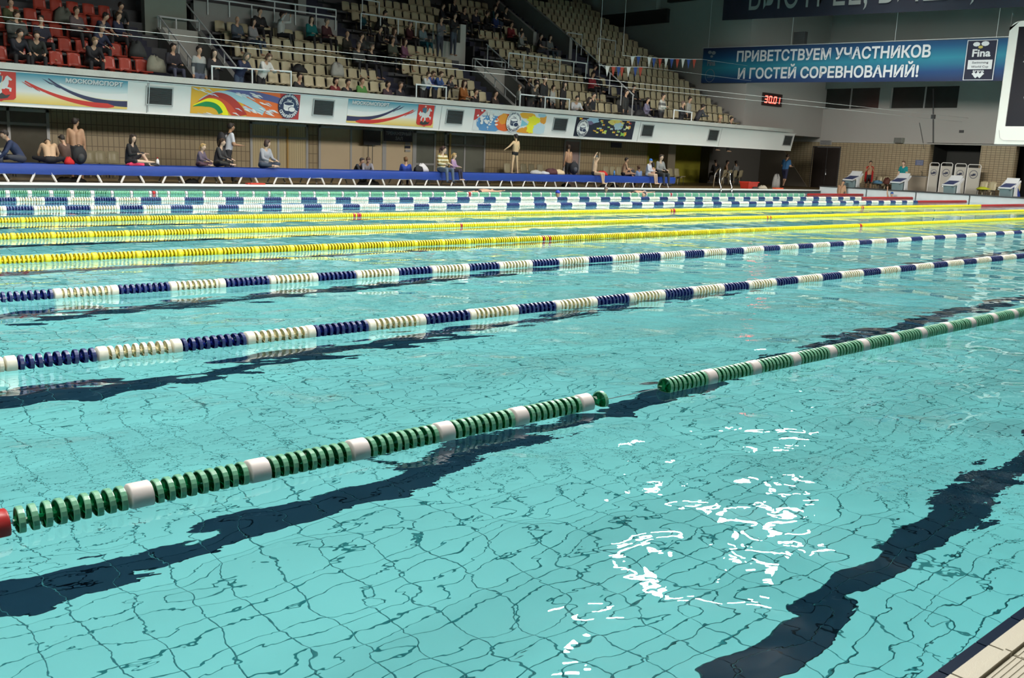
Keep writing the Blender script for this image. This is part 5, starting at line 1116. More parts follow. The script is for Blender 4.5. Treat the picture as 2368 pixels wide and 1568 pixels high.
def person(label, loc, face, H, pose, top, bot, hair=(0.02, 0.013, 0.01), hs='short', sleeve='long', leg='long', skin=SKIN, turn=0, nod=0, kid=1.0, vox=0.022, group=None, shoe=None, wide=1.0, extra=None, tilt=None, cat='person', stripe=None):
    P_ = POSE[pose]; h = H
    lean = math.radians(P_['lean']); RL = Matrix.Rotation(-lean, 3, 'X')
    seat = P_.get('seat', 0)
    hipz = 0.0 if not seat else 0.0
    J = {}; tors = lambda p: RL @ Vector(p)
    hw = 0.050*h*wide; sw = 0.100*h*wide
    seg = []   # (kind, p0, p1, r0, r1)
    k1 = 1.13
    rt = k1 if top is not None else 1.0
    seg.append(('pelvis', Vector((-hw*.8, 0, 0)), Vector((hw*.8, 0, 0)), 0.062*h*wide, 0.062*h*wide))
    for s in (-1, 1):
        seg.append(('torso', tors((s*.030*h*wide, 0, .02*h)), tors((s*.040*h*wide, 0, .20*h)), .055*h*rt*wide, .062*h*rt*wide))
        seg.append(('torso', tors((s*.040*h*wide, 0, .20*h)), tors((s*.085*h*wide, 0, .272*h)), .060*h*rt, .036*h*rt))
    seg.append(('neck', tors((0, 0, .27*h)), tors((0, .006*h, .335*h)), .034*h, .028*h))
    fw = Matrix.Rotation(math.radians(turn), 3, 'Z') @ Matrix.Rotation(math.radians(-nod-P_['lean']*0.5), 3, 'X')
    hc = tors((0, 0.006*h, .345*h)); hk = 1.0+(kid-1); hd = hc+fw @ Vector((0, 0.012*h, .055*h*hk))
    ends = []
    for i, s in enumerate((-1, 1)):
        u, f = P_['arms'][i]; sh = tors((s*sw, 0, .272*h)); el = sh+nrm(u)*.160*h; wr = el+nrm(f)*.135*h
        ra = 1.2 if (top is not None and sleeve != 'none') else 1.0
        rf = 1.25 if (top is not None and sleeve == 'long') else 1.0
        seg.append(('upper', sh, el, .029*h*ra, .024*h*ra)); seg.append(('fore', el, wr, .023*h*rf, .016*h*rf)); ends.append((wr, nrm(f), s))
    feet = []
    for i, s in enumerate((-1, 1)):
        t_, c_ = P_['legs'][i]; hp = Vector((s*hw, 0, -.005*h)); kn = hp+nrm(t_)*.245*h; an = kn+nrm(c_)*.235*h
        rl = 1.18 if leg == 'long' else 1.0
        seg.append(('thigh', hp, kn, .050*h*(1.1 if leg != 'trunks' else 1.0), .033*h*rl)); seg.append(('shin', kn, an, .032*h*rl, .021*h*rl))
        cd = nrm(c_); fd = Vector((0, 1, 0)) if cd.z < -.5 else Vector((0, .6, .5)) if abs(cd.x) < .5 else Vector((cd.x*.6, .5, 0))
        toe = an+fd.normalized()*.085*h+Vector((0, 0, -.02*h if cd.z < -.5 else 0)); seg.append(('foot', an+Vector((0, 0, -.012*h if cd.z < -.5 else 0)), toe, .024*h, .015*h)); feet.append(an)
    b = MB()
    for k, p0, p1, r0, r1 in seg: cone(b, p0, p1, r0, r1)
    F3 = lambda v: fw @ Vector([q*h*hk for q in v])
    b.ell(hd, (.043*h*hk, .052*h*hk, .064*h*hk), 12, 9, M=fw)
    cone(b, hd+F3((0, .012, -.030)), hd+F3((0, .022, -.040)), .030*h*hk, .024*h*hk)
    cone(b, hd+F3((0, .050, .004)), hd+F3((0, .060, -.012)), .006*h*hk, .009*h*hk, 6)
    for s in (-1, 1): b.ell(hd+F3((s*.044, -.002, -.004)), (.007*h*hk, .011*h*hk, .017*h*hk), 6, 5, M=fw)
    me = D.meshes.new('body'); me.from_pydata(b.v, [], b.f)
    tmp = D.objects.new('tmp', me); COL.objects.link(tmp)
    md = tmp.modifiers.new('r', 'REMESH'); md.mode = 'VOXEL'; md.voxel_size = vox; md.use_smooth_shade = True
    md2 = tmp.modifiers.new('s', 'SMOOTH'); md2.factor = 0.5; md2.iterations = 2
    bpy.context.view_layer.update()
    ev = tmp.evaluated_get(bpy.context.evaluated_depsgraph_get()); em = ev.to_mesh()
    nv = len(em.vertices); co = np.empty(nv*3, np.float32); em.vertices.foreach_get('co', co); co = co.reshape(-1, 3)
    npol = len(em.polygons); ls = np.empty(len(em.loops), np.int32); em.loops.foreach_get('vertex_index', ls)
    quads = ls.reshape(-1, 4) if len(ls) == npol*4 else None
    faces = quads.tolist() if quads is not None else [tuple(p.vertices) for p in em.polygons]
    ctr = co[quads].mean(1) if quads is not None else np.array([co[list(f)].mean(0) for f in faces])
    ev.to_mesh_clear(); D.objects.remove(tmp)
    # nearest bone decides skin or clothing
    best = np.full(len(ctr), 1e9); lab = np.zeros(len(ctr), int); par = np.zeros(len(ctr))
    for si, (k, p0, p1, r0, r1) in enumerate(seg):
        p0a, p1a = np.array(p0), np.array(p1); d = p1a-p0a; t = np.clip(((ctr-p0a)@d)/(d@d+1e-9), 0, 1)
        dist = np.linalg.norm(ctr-(p0a+t[:, None]*d), axis=1)-(r0+(r1-r0)*t)
        m = dist < best; best[m] = dist[m]; lab[m] = si; par[m] = t[m]
    hdist = np.linalg.norm((ctr-np.array(hd))/np.array([.05, .058, .066])/h/hk, axis=1)
    mi = np.zeros(len(ctr), int)   # 0 skin 1 top 2 bottom 3 shoe
    for i in range(len(ctr)):
        k = seg[lab[i]][0]; t = par[i]
        if hdist[i] < 1.12 and k in ('neck', 'torso', 'upper'): mi[i] = 0; continue
        if k in ('torso',): mi[i] = 1 if top is not None else 0
        elif k == 'upper': mi[i] = 1 if top is not None and (sleeve == 'long' or (sleeve == 'short' and t < .75)) else 0
        elif k == 'fore': mi[i] = 1 if top is not None and sleeve == 'long' and t < .95 else 0
        elif k == 'pelvis': mi[i] = 2
        elif k == 'thigh': mi[i] = 2 if leg == 'long' or (leg == 'short') or t < .22 else 0
        elif k == 'shin': mi[i] = 2 if leg == 'long' or (leg == 'short' and t < .08) else 0
        elif k == 'foot': mi[i] = 3 if shoe is not None else 0
    if top is None and pose not in ('swim', 'armup'):
        pass
    if stripe is not None and top is not None:
        zz = ctr @ np.array(tors((0, 0, 1)))
        for i in range(len(ctr)):
            if mi[i] == 1 and (zz[i]/h*stripe[1]) % 1 < 0.4 and seg[lab[i]][0] != 'fore': mi[i] = 6
    B = MB(); B.v = [tuple(q) for q in co.tolist()]; B.f = [tuple(f) for f in faces]; B.m = mi.tolist()
    # eyes and mouth
    for s in (-1, 1):
        B.ell(hd+F3((s*.017, .047, .004)), (.0085*h*hk, .006*h*hk, .0055*h*hk), 6, 4, 4, M=fw); B.ell(hd+F3((s*.017, .0515, .004)), (.004*h*hk, .003*h*hk, .004*h*hk), 5, 4, 5, M=fw)
    B.ell(hd+F3((0, .046, -.031)), (.014*h*hk, .006*h*hk, .004*h*hk), 6, 4, 7, M=fw)
    # hands: palm, four fingers, thumb
    for wr, fd, s in ends:
        sd = fd.cross(Vector((0, 0, 1)));
        if sd.length < .2: sd = fd.cross(Vector((0, 1, 0)))
        sd.normalize(); up = sd.cross(fd).normalized(); q = h*.9
        R = Matrix((sd, fd, up)).transposed()
        B.box(wr+fd*.022*q, (.034*q, .050*q, .014*q), 0, R)
        for k, L in enumerate((.030, .036, .034, .026)):
            base = wr+fd*.046*q+sd*(-.0125+.0083*k)*q; m1 = base+fd*L*.5*q+up*-.002*q; m2 = m1+(fd*.85-up*.5)*L*.5*q
            B.tube([base, m1, m2], .0040*q, 4, 0)
        tb = wr+fd*.012*q+sd*(-.017*s)*q; B.tube([tb, tb+(fd*.6-sd*s*.8)*.018*q, tb+(fd*1.2-sd*s*.9)*.028*q], .0048*q, 4, 0)
    drop = 0.0
    zc = np.array([v[2] for v in B.v])
    MT_ = [cmat(skin, .55, 'skin'), cmat(top or skin, .8, 'cloth' if top else 'skin'), cmat(bot, .8), cmat(shoe or skin, .6), mat('eye_white', (.6, .58, .55), .3), mat('eye_dark', (.02, .015, .01), .3), cmat(stripe[0] if stripe else skin, .8), mat('lips', (.30, .09, .07), .5)]
    if seat: root_z = -(-.062*h*wide)
    else: root_z = -float(zc.min())
    t = thing('person', label, cat, (loc[0], loc[1], loc[2]), group, math.radians(face+180))
    bo = B.build('body', MT_, t, True, (0, 0, root_z))
    # hair
    hm = cmat(hair, .6, 'hair'); HB = MB(); nm = 'hair'
    if hs == 'cap':
        nm = 'swim_cap'; HB.ell(hd+F3((0, -.004, .014)), (.047*h*hk, .056*h*hk, .056*h*hk), 14, 10, M=fw, cut=-.006*h*hk)
    elif hs == 'hood':
        nm = 'fur_hood'
        V = []; n = 14
        for i in range(n):
            a = 2*math.pi*i/n
            for j in range(6):
                c2 = 2*math.pi*j/6; rr = .068+.020*math.cos(c2)*(1+.2*math.sin(5*a)); V.append(hd+F3((rr*math.cos(a), .01+.020*math.sin(c2), rr*math.sin(a))))
        HB.add(V, [(i*6+j, i*6+(j+1) % 6, ((i+1) % n)*6+(j+1) % 6, ((i+1) % n)*6+j) for i in range(n) for j in range(6)]); HB.ell(hd+F3((0, -.016, .012)), (.052*h*hk, .052*h*hk, .06*h*hk), 10, 8, M=fw)
    elif hs != 'bald':
        HB.ell(hd+F3((0, -.013, .015)), (.050*h*hk, .052*h*hk, .060*h*hk), 12, 9, M=fw)
        for s in (-1, 0, 1): HB.ell(hd+F3((s*.024, .022, .046)), (.024*h*hk, .024*h*hk, .018*h*hk), 8, 6, M=fw)
        if hs == 'long': HB.ell(hd+F3((0, -.034, -.045)), (.054*h*hk, .030*h*hk, .085*h*hk), 10, 8, M=fw); [HB.ell(hd+F3((s*.044, .0, -.035)), (.014*h*hk, .028*h*hk, .070*h*hk), 8, 6, M=fw) for s in (-1, 1)]
        if hs == 'bob': HB.ell(hd+F3((0, -.02, -.018)), (.056*h*hk, .045*h*hk, .055*h*hk), 10, 8, M=fw)
        if hs == 'pony': HB.ell(hd+F3((0, -.060, .02)), (.020*h*hk, .022*h*hk, .020*h*hk), 8, 6, M=fw); HB.ell(hd+F3((0, -.075, -.025)), (.016*h*hk, .018*h*hk, .050*h*hk), 8, 6, M=fw)
    if HB.v: HB.build(nm, hm, t, True, (0, 0, root_z))
    if extra: extra(t, h, tors, hd, F3, root_z)
    if tilt is not None: t.rotation_euler = Euler((tilt[0], tilt[1], math.radians(face+180)), 'ZYX' if False else 'XYZ')
    return t
DK = (0.014, 0.014, 0.018); BLK_ = (0.008, 0.008, 0.010); JN = (0.035, 0.055, 0.09); GRY = (0.25, 0.25, 0.26); BR = (0.05, 0.025, 0.012); BL = (0.42, 0.28, 0.12); HB_ = (0.018, 0.012, 0.010)
TAN = (0.42, 0.24, 0.14); FAIR = (0.58, 0.40, 0.29)
# ---- on and around the blue bench
BY = 25.42
def pb(px, dy, z=BT): p = at(px, 385, 1, BY+dy); return (p[0], BY+dy, z)
BS = dict(vox=0.020)
person('man in navy jacket sitting cross-legged at the left end of the bench', pb(52, .5), -100, 1.75, 'crossback', (0.015, 0.025, 0.07), (0.03, 0.035, 0.05), hs='short', turn=20, **BS)
person('boy with bare back and black shorts bending forward on the bench', pb(118, .55), 172, 1.62, 'crossback', None, BLK_, sleeve='none', leg='short', skin=(.50, .33, .20), nod=85, **BS)
person('dark haired boy crouching between the bare back and the backpack', pb(156, .95), -150, 1.45, 'kneesup', (0.10, 0.06, 0.045), (.04, .035, .03), hs='short', nod=20, **BS)
person('bare-chested boy standing behind the black backpack', (pb(178, 1.5)[0], BY+1.5, 0.12), 160, 1.72, 'stand', None, DK, leg='short', sleeve='none', skin=TAN, turn=-50, **BS)
person('girl with long dark hair in black top stretching her leg', pb(300, .5), 40, 1.62, 'kneesup', BLK_, (0.02, .02, .025), hs='long', sleeve='long', leg='short', turn=-15, skin=FAIR, hair=(.03, .018, .012), **BS)
person('small blond girl in mauve sweater sitting cross-legged', pb(461, .3), 35, 1.25, 'cross', (0.12, 0.09, 0.13), (.07, .03, .045), hair=BL, hs='pony', kid=1.15, skin=FAIR, **BS)
person('woman in dark clothes with brown hair beside the blond girl', pb(503, .72), 40, 1.62, 'cross', (0.030, 0.030, 0.032), (.025, .024, .02), hair=BR, hs='pony', skin=FAIR, **BS)
def rucksack(col):
    def f(t, h, tors, hd, F3, rz):
        b = MB(); b.ell(tors((0, -.125*h, .15*h))+Vector((0, 0, rz)), (.095*h, .07*h, .15*h), 12, 9)
        for s in (-1, 1): b.tube([tors((s*.055*h, -.07*h, .27*h))+Vector((0, 0, rz)), tors((s*.06*h, .02*h, .315*h))+Vector((0, 0, rz)), tors((s*.06*h, .075*h, .22*h))+Vector((0, 0, rz)), tors((s*.075*h, .0, .06*h))+Vector((0, 0, rz))], .012*h, 6)
        b.build('rucksack', cmat(col), t, True)
    return f
person('dark haired man in white shirt with black rucksack walking behind the bench', (pb(527, 1.5)[0], BY+1.5, 0.12), 88, 1.86, 'walk', (0.55, 0.57, 0.62), DK, sleeve='short', skin=TAN, shoe=DK, extra=rucksack((0.012, 0.013, 0.018)), **BS)
person('woman in grey hooded top with brown bob sitting cross-legged', pb(608, .4), 20, 1.66, 'cross', (0.30, 0.31, 0.35), (0.035, 0.05, 0.08), hair=(.05, .025, .02), hs='bob', turn=60, skin=FAIR, **BS)
person('boy in dark jacket resting on the bench behind the grey hooded boy', (pb(843, 1.15)[0], BY+1.75, BT-.30), 20, 1.45, 'sitfwd', (0.03, 0.035, 0.045), DK, hair=(.06, .05, .05), turn=10, **BS)
person('boy in grey hooded sweater with dark sleeves leaning on the bench', (pb(866, 1.05)[0], BY+1.58, BT-.28), -20, 1.5, 'sitfwd', (0.26, 0.26, 0.30), DK, hair=(.09, .05, .03), nod=15, **BS)
person('boy in royal blue hooded jacket seen from behind', (pb(939, 1.1)[0], BY+1.1, BT-.32), 155, 1.5, 'sit', (0.02, 0.06, 0.34), (.02, .02, .05), hair=(.16, .08, .03), **BS)
person('woman in cream and ochre striped sweater sitting on the bench edge', (pb(1020, .12)[0], BY+.12, BT), 8, 1.70, 'sit', (0.60, 0.55, 0.38), (0.09, 0.12, 0.17), hair=(.05, .02, .015), hs='pony', turn=45, skin=FAIR, shoe=DK, stripe=((0.22, 0.14, 0.02), 14), **BS)
person('small blond girl in lilac top beside the striped woman', (pb(1046, .12)[0], BY+.12, BT), 30, 1.25, 'sit', (0.36, 0.24, 0.40), (0.025, 0.02, 0.04), hair=BL, hs='pony', turn=30, kid=1.12, skin=FAIR, **BS)
person('boy in black swim trunks standing on the bench pointing left', pb(1190, .6), 188, 1.48, 'pointarm', None, BLK_, hs='short', sleeve='none', leg='trunks', skin=(.60, .42, .24), kid=1.05, **BS)
person('boy in black trunks standing behind the bench with his back turned', (pb(1314, 1.5)[0], BY+1.5, 0.12), 185, 1.68, 'stand', None, BLK_, sleeve='none', leg='short', skin=TAN, turn=-55, hair=(.04, .02, .01), **BS)
person('boy in swimming trunks sitting with both hands raised to his head', (pb(1374, .12)[0], BY+.12, BT), 25, 1.55, 'handshead', None, BLK_, hs='cap', hair=(.06, .07, .08), sleeve='none', leg='trunks', skin=(.52, .36, .24), **BS)
person('bare-chested boy with black hair leaning on his hand on the bench', pb(1442, .5), 60, 1.45, 'kneesup', None, BLK_, sleeve='none', leg='trunks', skin=TAN, hair=HB_, hs='short', turn=-20, **BS)
person('boy in light blue shirt seen from behind near the bench end', (pb(1480, 1.1)[0], BY+1.1, BT-.3), 178, 1.4, 'sit', (0.24, 0.36, 0.62), (.03, .03, .05), hair=(.12, .06, .03), **BS)
person('boy with blue swim cap wrapped in a white robe', (pb(1499, .15)[0], BY+.15, BT), 20, 1.45, 'sit', (0.52, 0.53, 0.60), (.50, .50, .56), hs='cap', hair=(.02, .15, .55), leg='trunks', skin=FAIR, nod=10, **BS)
person('black haired bare-shouldered swimmer behind the robed boy', (pb(1513, 1.0)[0], BY+1.0, BT-.2), 180, 1.5, 'sit', None, DK, hair=HB_, hs='bob', sleeve='none', **BS)
person('man in black and grey jumper sitting at the right bench end', (pb(1524, .14)[0], BY+.14, BT), -3, 1.80, 'sit', (0.22, 0.22, 0.22), (0.03, 0.033, 0.036), hair=(.05, .03, .02), skin=FAIR, shoe=DK, stripe=((0.02, 0.02, 0.022), 3.1), **BS)
# recess, walking man, end deck
for px, lb, c, f_ in ((1655, 'person in black sitting at the left of the lime recess', BLK_, 150), (1677, 'bare-shouldered dark haired person sitting in the lime recess', None, 30), (1703, 'dark haired person in pale top sitting at the right of the recess', (.24, .25, .25), 170)):
    p = at(px, 395, 1, 30.5); person(lb, (p[0], 30.5, 0.58), f_, 1.6, 'sit', c, DK, hair=HB_, sleeve='long' if c else 'none', vox=.026)
person('man in blue shirt and navy shorts walking by the tiled wall', (at(1812, 430, 1, 27.6)[0], 27.6, 0.12), 95, 1.84, 'walk', (0.03, 0.13, 0.30), (0.012, 0.014, 0.05), sleeve='short', leg='short', shoe=DK, hair=(.05, .03, .02), vox=.024, nod=15)
def redtowel(t, h, tors, hd, F3, rz):
    b = MB(); n = 10; V = []
    for j, (z, rx, ry) in enumerate(((.30, .07, .055), (.27, .125, .085), (.18, .135, .10), (.05, .13, .10), (-.10, .135, .105), (-.20, .12, .10))):
        for i in range(n+1):
            a = math.pi*(0.66+1.62*i/n) ; V.append(tors((rx*h*math.cos(a)+.0, ry*h*math.sin(a), z*h))+Vector((0, 0, rz)))
    m = n+1; b.add(V, [(j*m+i, j*m+i+1, (j+1)*m+i+1, (j+1)*m+i) for j in range(5) for i in range(n)])
    V2 = [v+Vector((0, -.02, 0)) for v in V]; b.add(V2, [(j*m+i, (j+1)*m+i, (j+1)*m+i+1, j*m+i+1) for j in range(5) for i in range(n)])
    b.build('towel', cmat((0.42, 0.008, 0.008)), t, True)
yp = lambda px, X: wy(px, X, 430)
person('boy with a bright red towel around his shoulders', (47.0, yp(2007, 47.0), 0.12), -55, 1.60, 'shiver', None, DK, sleeve='none', leg='short', skin=TAN, extra=redtowel, vox=.024)
person('woman in teal t-shirt standing behind the second starting block', (46.6, yp(2086, 46.6), 0.12), -92, 1.66, 'hold', (0.0, 0.22, 0.24), (.015, .015, .03), sleeve='short', hair=(.12, .07, .04), hs='pony', skin=FAIR, shoe=DK, vox=.024)
# swimmers
def swimmer(label, px, py, Y, dz, face, H, pose, hs, hair, tilt=None, **k):
    p = at(px, py, 1, Y) if Y else at(px, py, 0, 43.9)
    return person(label, (p[0], p[1], dz), face, H, pose, None, (.01, .015, .05), hair=hair, hs=hs, sleeve='none', leg='trunks', vox=.024, tilt=tilt, **k)
swimmer('swimmer with royal blue cap in the lane behind the benches row', 1291, 445, 21.4, -1.36, 180, 1.6, 'swim', 'cap', (0.01, 0.03, 0.36))
swimmer('swimmer with face up and dark cap floating in the far lane', 1488, 450, 21.2, -1.37, -90, 1.6, 'swim', 'cap', (0.03, 0.03, 0.035), nod=-35)
swimmer('capped swimmer close to the far edge below the seated boy', 1402, 434, 24.3, -1.35, -60, 1.6, 'swim', 'cap', (0.22, 0.18, 0.17))
swimmer('swimmer in blue cap raising an arm by the end wall', 2063, 448, None, -1.32, -80, 1.6, 'armup', 'cap', (0.02, 0.08, 0.30))
p = at(1943, 440, 0, 43.9)
person('bare-backed swimmer hanging at the left end block', (43.95, p[1], -0.95), 90, 1.7, 'hold', None, (.01, .02, .05), hair=(.02, .03, .06), hs='cap', sleeve='none', leg='trunks', skin=TAN, vox=.024, nod=40)
def prone(label, px, Y, cap, dz=-0.10):
    p = at(px, 437, 1, Y); t = person(label, (p[0], Y, dz), 90, 1.6, 'armup', None, DK, hair=cap, hs='cap', sleeve='none', leg='trunks', vox=.026)
    t.rotation_euler = Euler((math.radians(-84), 0, math.radians(-90)), 'XYZ'); return t
prone('swimmer doing backstroke just off the far pool edge', 1062, 24.0, (.02, .02, .025))
prone('swimmer splashing freestyle in the lane second from the edge', 1432, 23.6, (.3, .3, .33))
# ---- spectators in the stand
def nearest_row(px, py, seated=True):
    best = None
    for r in range(0, 16):
        Y = Y0+RA*r-(.22 if seated else .5); z = Z0+RB*r-.35+(.78 if seated else 1.25)
        x = x_on(px, Y, z); e = abs(toimg((x, Y, z))[1]-py)
        if best is None or e < best[0]: best = (e, r, x, Y)
    return best[1:]
USED = []
def spect(px, py, label, top, bot=DK, hair=HB_, hs='short', pose='sit', face=None, H=1.70, row=None, **k):
    k.setdefault('vox', 0.030); rn = random.Random(px*7+py)
    face = rn.uniform(-5, 45) if face is None else face
    if 'turn' not in k: k['turn'] = rn.uniform(-30, 30)
    r, x, Y = nearest_row(px, py) if row is None else (row, x_on(px, Y0+RA*row-.22, Z0+RB*row+.43), Y0+RA*row-.22)
    for dx in (0, .2, -.2, .35, -.35, .5, -.5, .7, -.7, .9):
        if all(abs(Y-q[1]) > .45 or abs(x+dx-q[0]) > .50 for q in USED): x += dx; break
    if Y > 32.3 and 30.7 < x < 32.0: x = 30.6 if all(abs(30.6-q[0]) > .5 or abs(Y-q[1]) > .4 for q in USED) else 29.9
    USED.append((x, Y))
    person(label, (x, Y, Z0+RB*r-.375), face, H, pose, top, bot, hair, hs, group=None, **k)
def parap(px, py, label, top, bot=DK, hair=HB_, hs='short', pose='lean', face=None, H=1.72, Y=27.25, **k):
    k.setdefault('vox', 0.028); face = 20 if face is None else face
    head = at(px, py, 1, Y); hh = {'lean': .94, 'sit': .535}.get(pose, 1.0)
    if pose == 'sit': Y = 27.62; head = at(px, py, 1, Y)
    x = head[0]
    for dy, dx in ((0, 0), (0, .15), (0, -.15), (.35, 0), (.3, .2), (.3, -.2), (.6, 0), (.6, .3), (0, .5)):
        if all(abs(Y+dy-q[1]) > .34 or abs(x+dx-q[0]) > .46 for q in USED): break
    else: dy = dx = 0
    Y += dy; head = at(px, py, 1, Y); head.x += dx; USED.append((head.x, Y))
    person(label, (head[0], Y, head[2]-H*1.0*hh), face, H, pose, top, bot, hair, hs, **k)
# left block among the red seats
spect(22, 12, 'dark dressed spectator with a yellow green scarf, top left corner', (0.05, 0.06, 0.02), face=10)
spect(33, 52, 'spectator in broad grey coat with brown hair at the left edge', (0.06, 0.065, 0.06), hair=BR, wide=1.35, face=20)
spect(78, 70, 'dark coated spectator with hands folded behind the front row', (0.015, 0.018, 0.016), pose='sitfwd')
spect(60, 28, 'dark spectator above the broad grey coat', (0.012, 0.014, 0.03))
spect(172, 18, 'spectator in mauve sweater high among the red seats', (0.10, 0.07, 0.075), hair=BR)
spect(222, 22, 'spectator in navy with bare pale forearms among the red seats', (0.012, 0.016, 0.04), sleeve='short', pose='sitfwd')
spect(270, 20, 'dark spectator leaning left beside the navy one', (0.01, 0.012, 0.014), pose='sitfwd')
spect(240, 42, 'spectator in dark blue in front of the two dark ones', (0.015, 0.02, 0.05), hair=BR)
spect(217, 72, 'man in dark blue jumper over two empty red seats', (0.012, 0.02, 0.05), hair=(.2, .17, .15), pose='sitfwd')
spect(205, 103, 'person in black bent forward in the front row of red seats', (0.010, 0.010, 0.014), hair=(.2, .13, .07), pose='sitfwd', row=0)
spect(50, 104, 'seated person in black beside the broad grey coat', (0.010, 0.012, 0.02), pose='sitfwd')
spect(397, 92, 'man with jeans crossing his legs at the right of the red seats', (0.016, 0.014, 0.022), bot=(0.05, 0.055, 0.09), row=0, face=5)
for n, (px, r, c, l) in enumerate(((315, 1, (0.035, 0.04, 0.04), 'dark grey jacket hanging on a red seat'), (358, 0, (0.22, 0.22, 0.17), 'pale beige grey jacket hanging over the last red seats'), (148, 3, (0.13, 0.135, 0.11), 'pale fuzzy coat lying over a red seat'), (778, 1, (0.36, 0.36, 0.33), 'light grey jacket lying on seats of the second block'), (690, 1, (0.012, 0.012, 0.014), 'black jacket lying on a cream seat in the second block'))):
    x = x_on(px, Y0+RA*r-.2, Z0+RB*r-.1); blob_cloth('jacket', l, 'jacket', (x, Y0+RA*r-.2, Z0+RB*r-.36), .26, .19, .42 if n < 4 else .25, c, 60+n)
# people standing at the parapet and stairs
parap(458, 104, 'man in grey striped sweater standing by the first stair opening', (0.30, 0.31, 0.30), bot=(.08, .1, .16), pose='stand', face=12, H=1.76, stripe=((.04, .05, .06), 2.2))
parap(493, 111, 'woman with long black hair leaning by the first stair opening', (0.010, 0.010, 0.012), hs='long', pose='fold', face=5, skin=FAIR)
parap(551, 120, 'person with fur hood and navy parka leaning on the rail', (0.012, 0.018, 0.055), bot=(.05, .08, .14), hs='hood', hair=(.09, .08, .06), nod=20)
parap(603, 123, 'woman in white jacket leaning on the white rail', (0.55, 0.55, 0.53), hair=(.10, .05, .03), hs='bob', nod=15)
for px, py, lb, c, hr, ht in ((688, 168, 'dark haired man resting his chin on his arms at the parapet', (0.014, 0.012, 0.012), HB_, 'short'), (772, 178, 'person in maroon behind the parapet in front of the second block', (0.13, 0.012, 0.015), HB_, 'bob'), (800, 182, 'person in black with white collar behind the parapet', (0.012, 0.012, 0.016), HB_, 'short'), (833, 178, 'person in bright green jacket behind the parapet', (0.07, 0.22, 0.05), (.09, .04, .02), 'short'), (893, 186, 'dark haired woman low behind the parapet by the aisle', (0.05, 0.03, 0.04), HB_, 'bob'), (922, 188, 'man in dark suit low behind the parapet in the aisle', (0.02, 0.02, 0.028), (.08, .06, .05), 'short')):
    parap(px, py, lb, c, hair=hr, hs=ht, pose='sit', Y=27.45, face=15)
# second block
for px, py, lb, c, k in (
 (545, 44, 'balding man in grey and blue left of the girl in grey', (0.06, 0.075, 0.10), dict(hs='bald')), (568, 52, 'girl with long hair in light grey top high in the second block', (0.25, 0.24, 0.25), dict(hs='long', bot=JN)),
 (597, 29, 'large man in black high in the second block', BLK_, dict(wide=1.25)), (648, 31, 'person in white sweater with hands raised to the eyes', (0.42, 0.43, 0.42), dict(pose='siteyes')),
 (717, 46, 'woman in teal blouse high in the second block', (0.0, 0.12, 0.12), dict(hs='long', skin=FAIR)), (752, 46, 'man in dark maroon jacket beside the teal woman', (0.05, 0.012, 0.016), dict(hair=(.12, .10, .09))),
 (799, 76, 'balding man in dark olive jacket at the second block end', (0.025, 0.025, 0.018), dict(hs='bald')), (821, 82, 'person in dark grey jacket resting the face on a hand', (0.035, 0.035, 0.036), {}),
 (827, 109, 'woman in dark vest with white sleeves by the aisle', (0.34, 0.34, 0.32), dict(hair=(.22, .17, .14), stripe=((.04, .04, .04), 1.1))), (845, 110, 'man in black beside the woman with white sleeves', BLK_, dict(hair=(.15, .12, .1))),
 (874, 70, 'dark haired person in black coat left of the third block', (0.010, 0.010, 0.012), {}), (897, 74, 'person in pale grey scarf next to the black coat', (0.10, 0.10, 0.11), dict(hair=BR, hs='long')),
 (905, 92, 'person in olive jacket in the aisle left of the third block', (0.07, 0.075, 0.055), dict(hair=BR)), (922, 95, 'woman with long hair in pink sweater at the third block', (0.20, 0.08, 0.14), dict(hs='long', hair=(.06, .03, .02), bot=(.1, .06, .02))),
 (944, 54, 'person in dark red with long coat in the third block', (0.04, 0.008, 0.012), dict(hair=(.15, .1, .09))), (975, 62, 'person in pale blue shirt in the third block', (0.12, 0.17, 0.19), dict(hair=(.14, .11, .06), bot=(.0, .06, .08))),
 (838, 12, 'small child in teal high beside the pillar', (0.0, 0.05, 0.07), dict(H=1.3)), (872, 18, 'person in black leaning under the high rail', BLK_, dict(pose='sitfwd'))):
    spect(px, py, lb, c, **k)
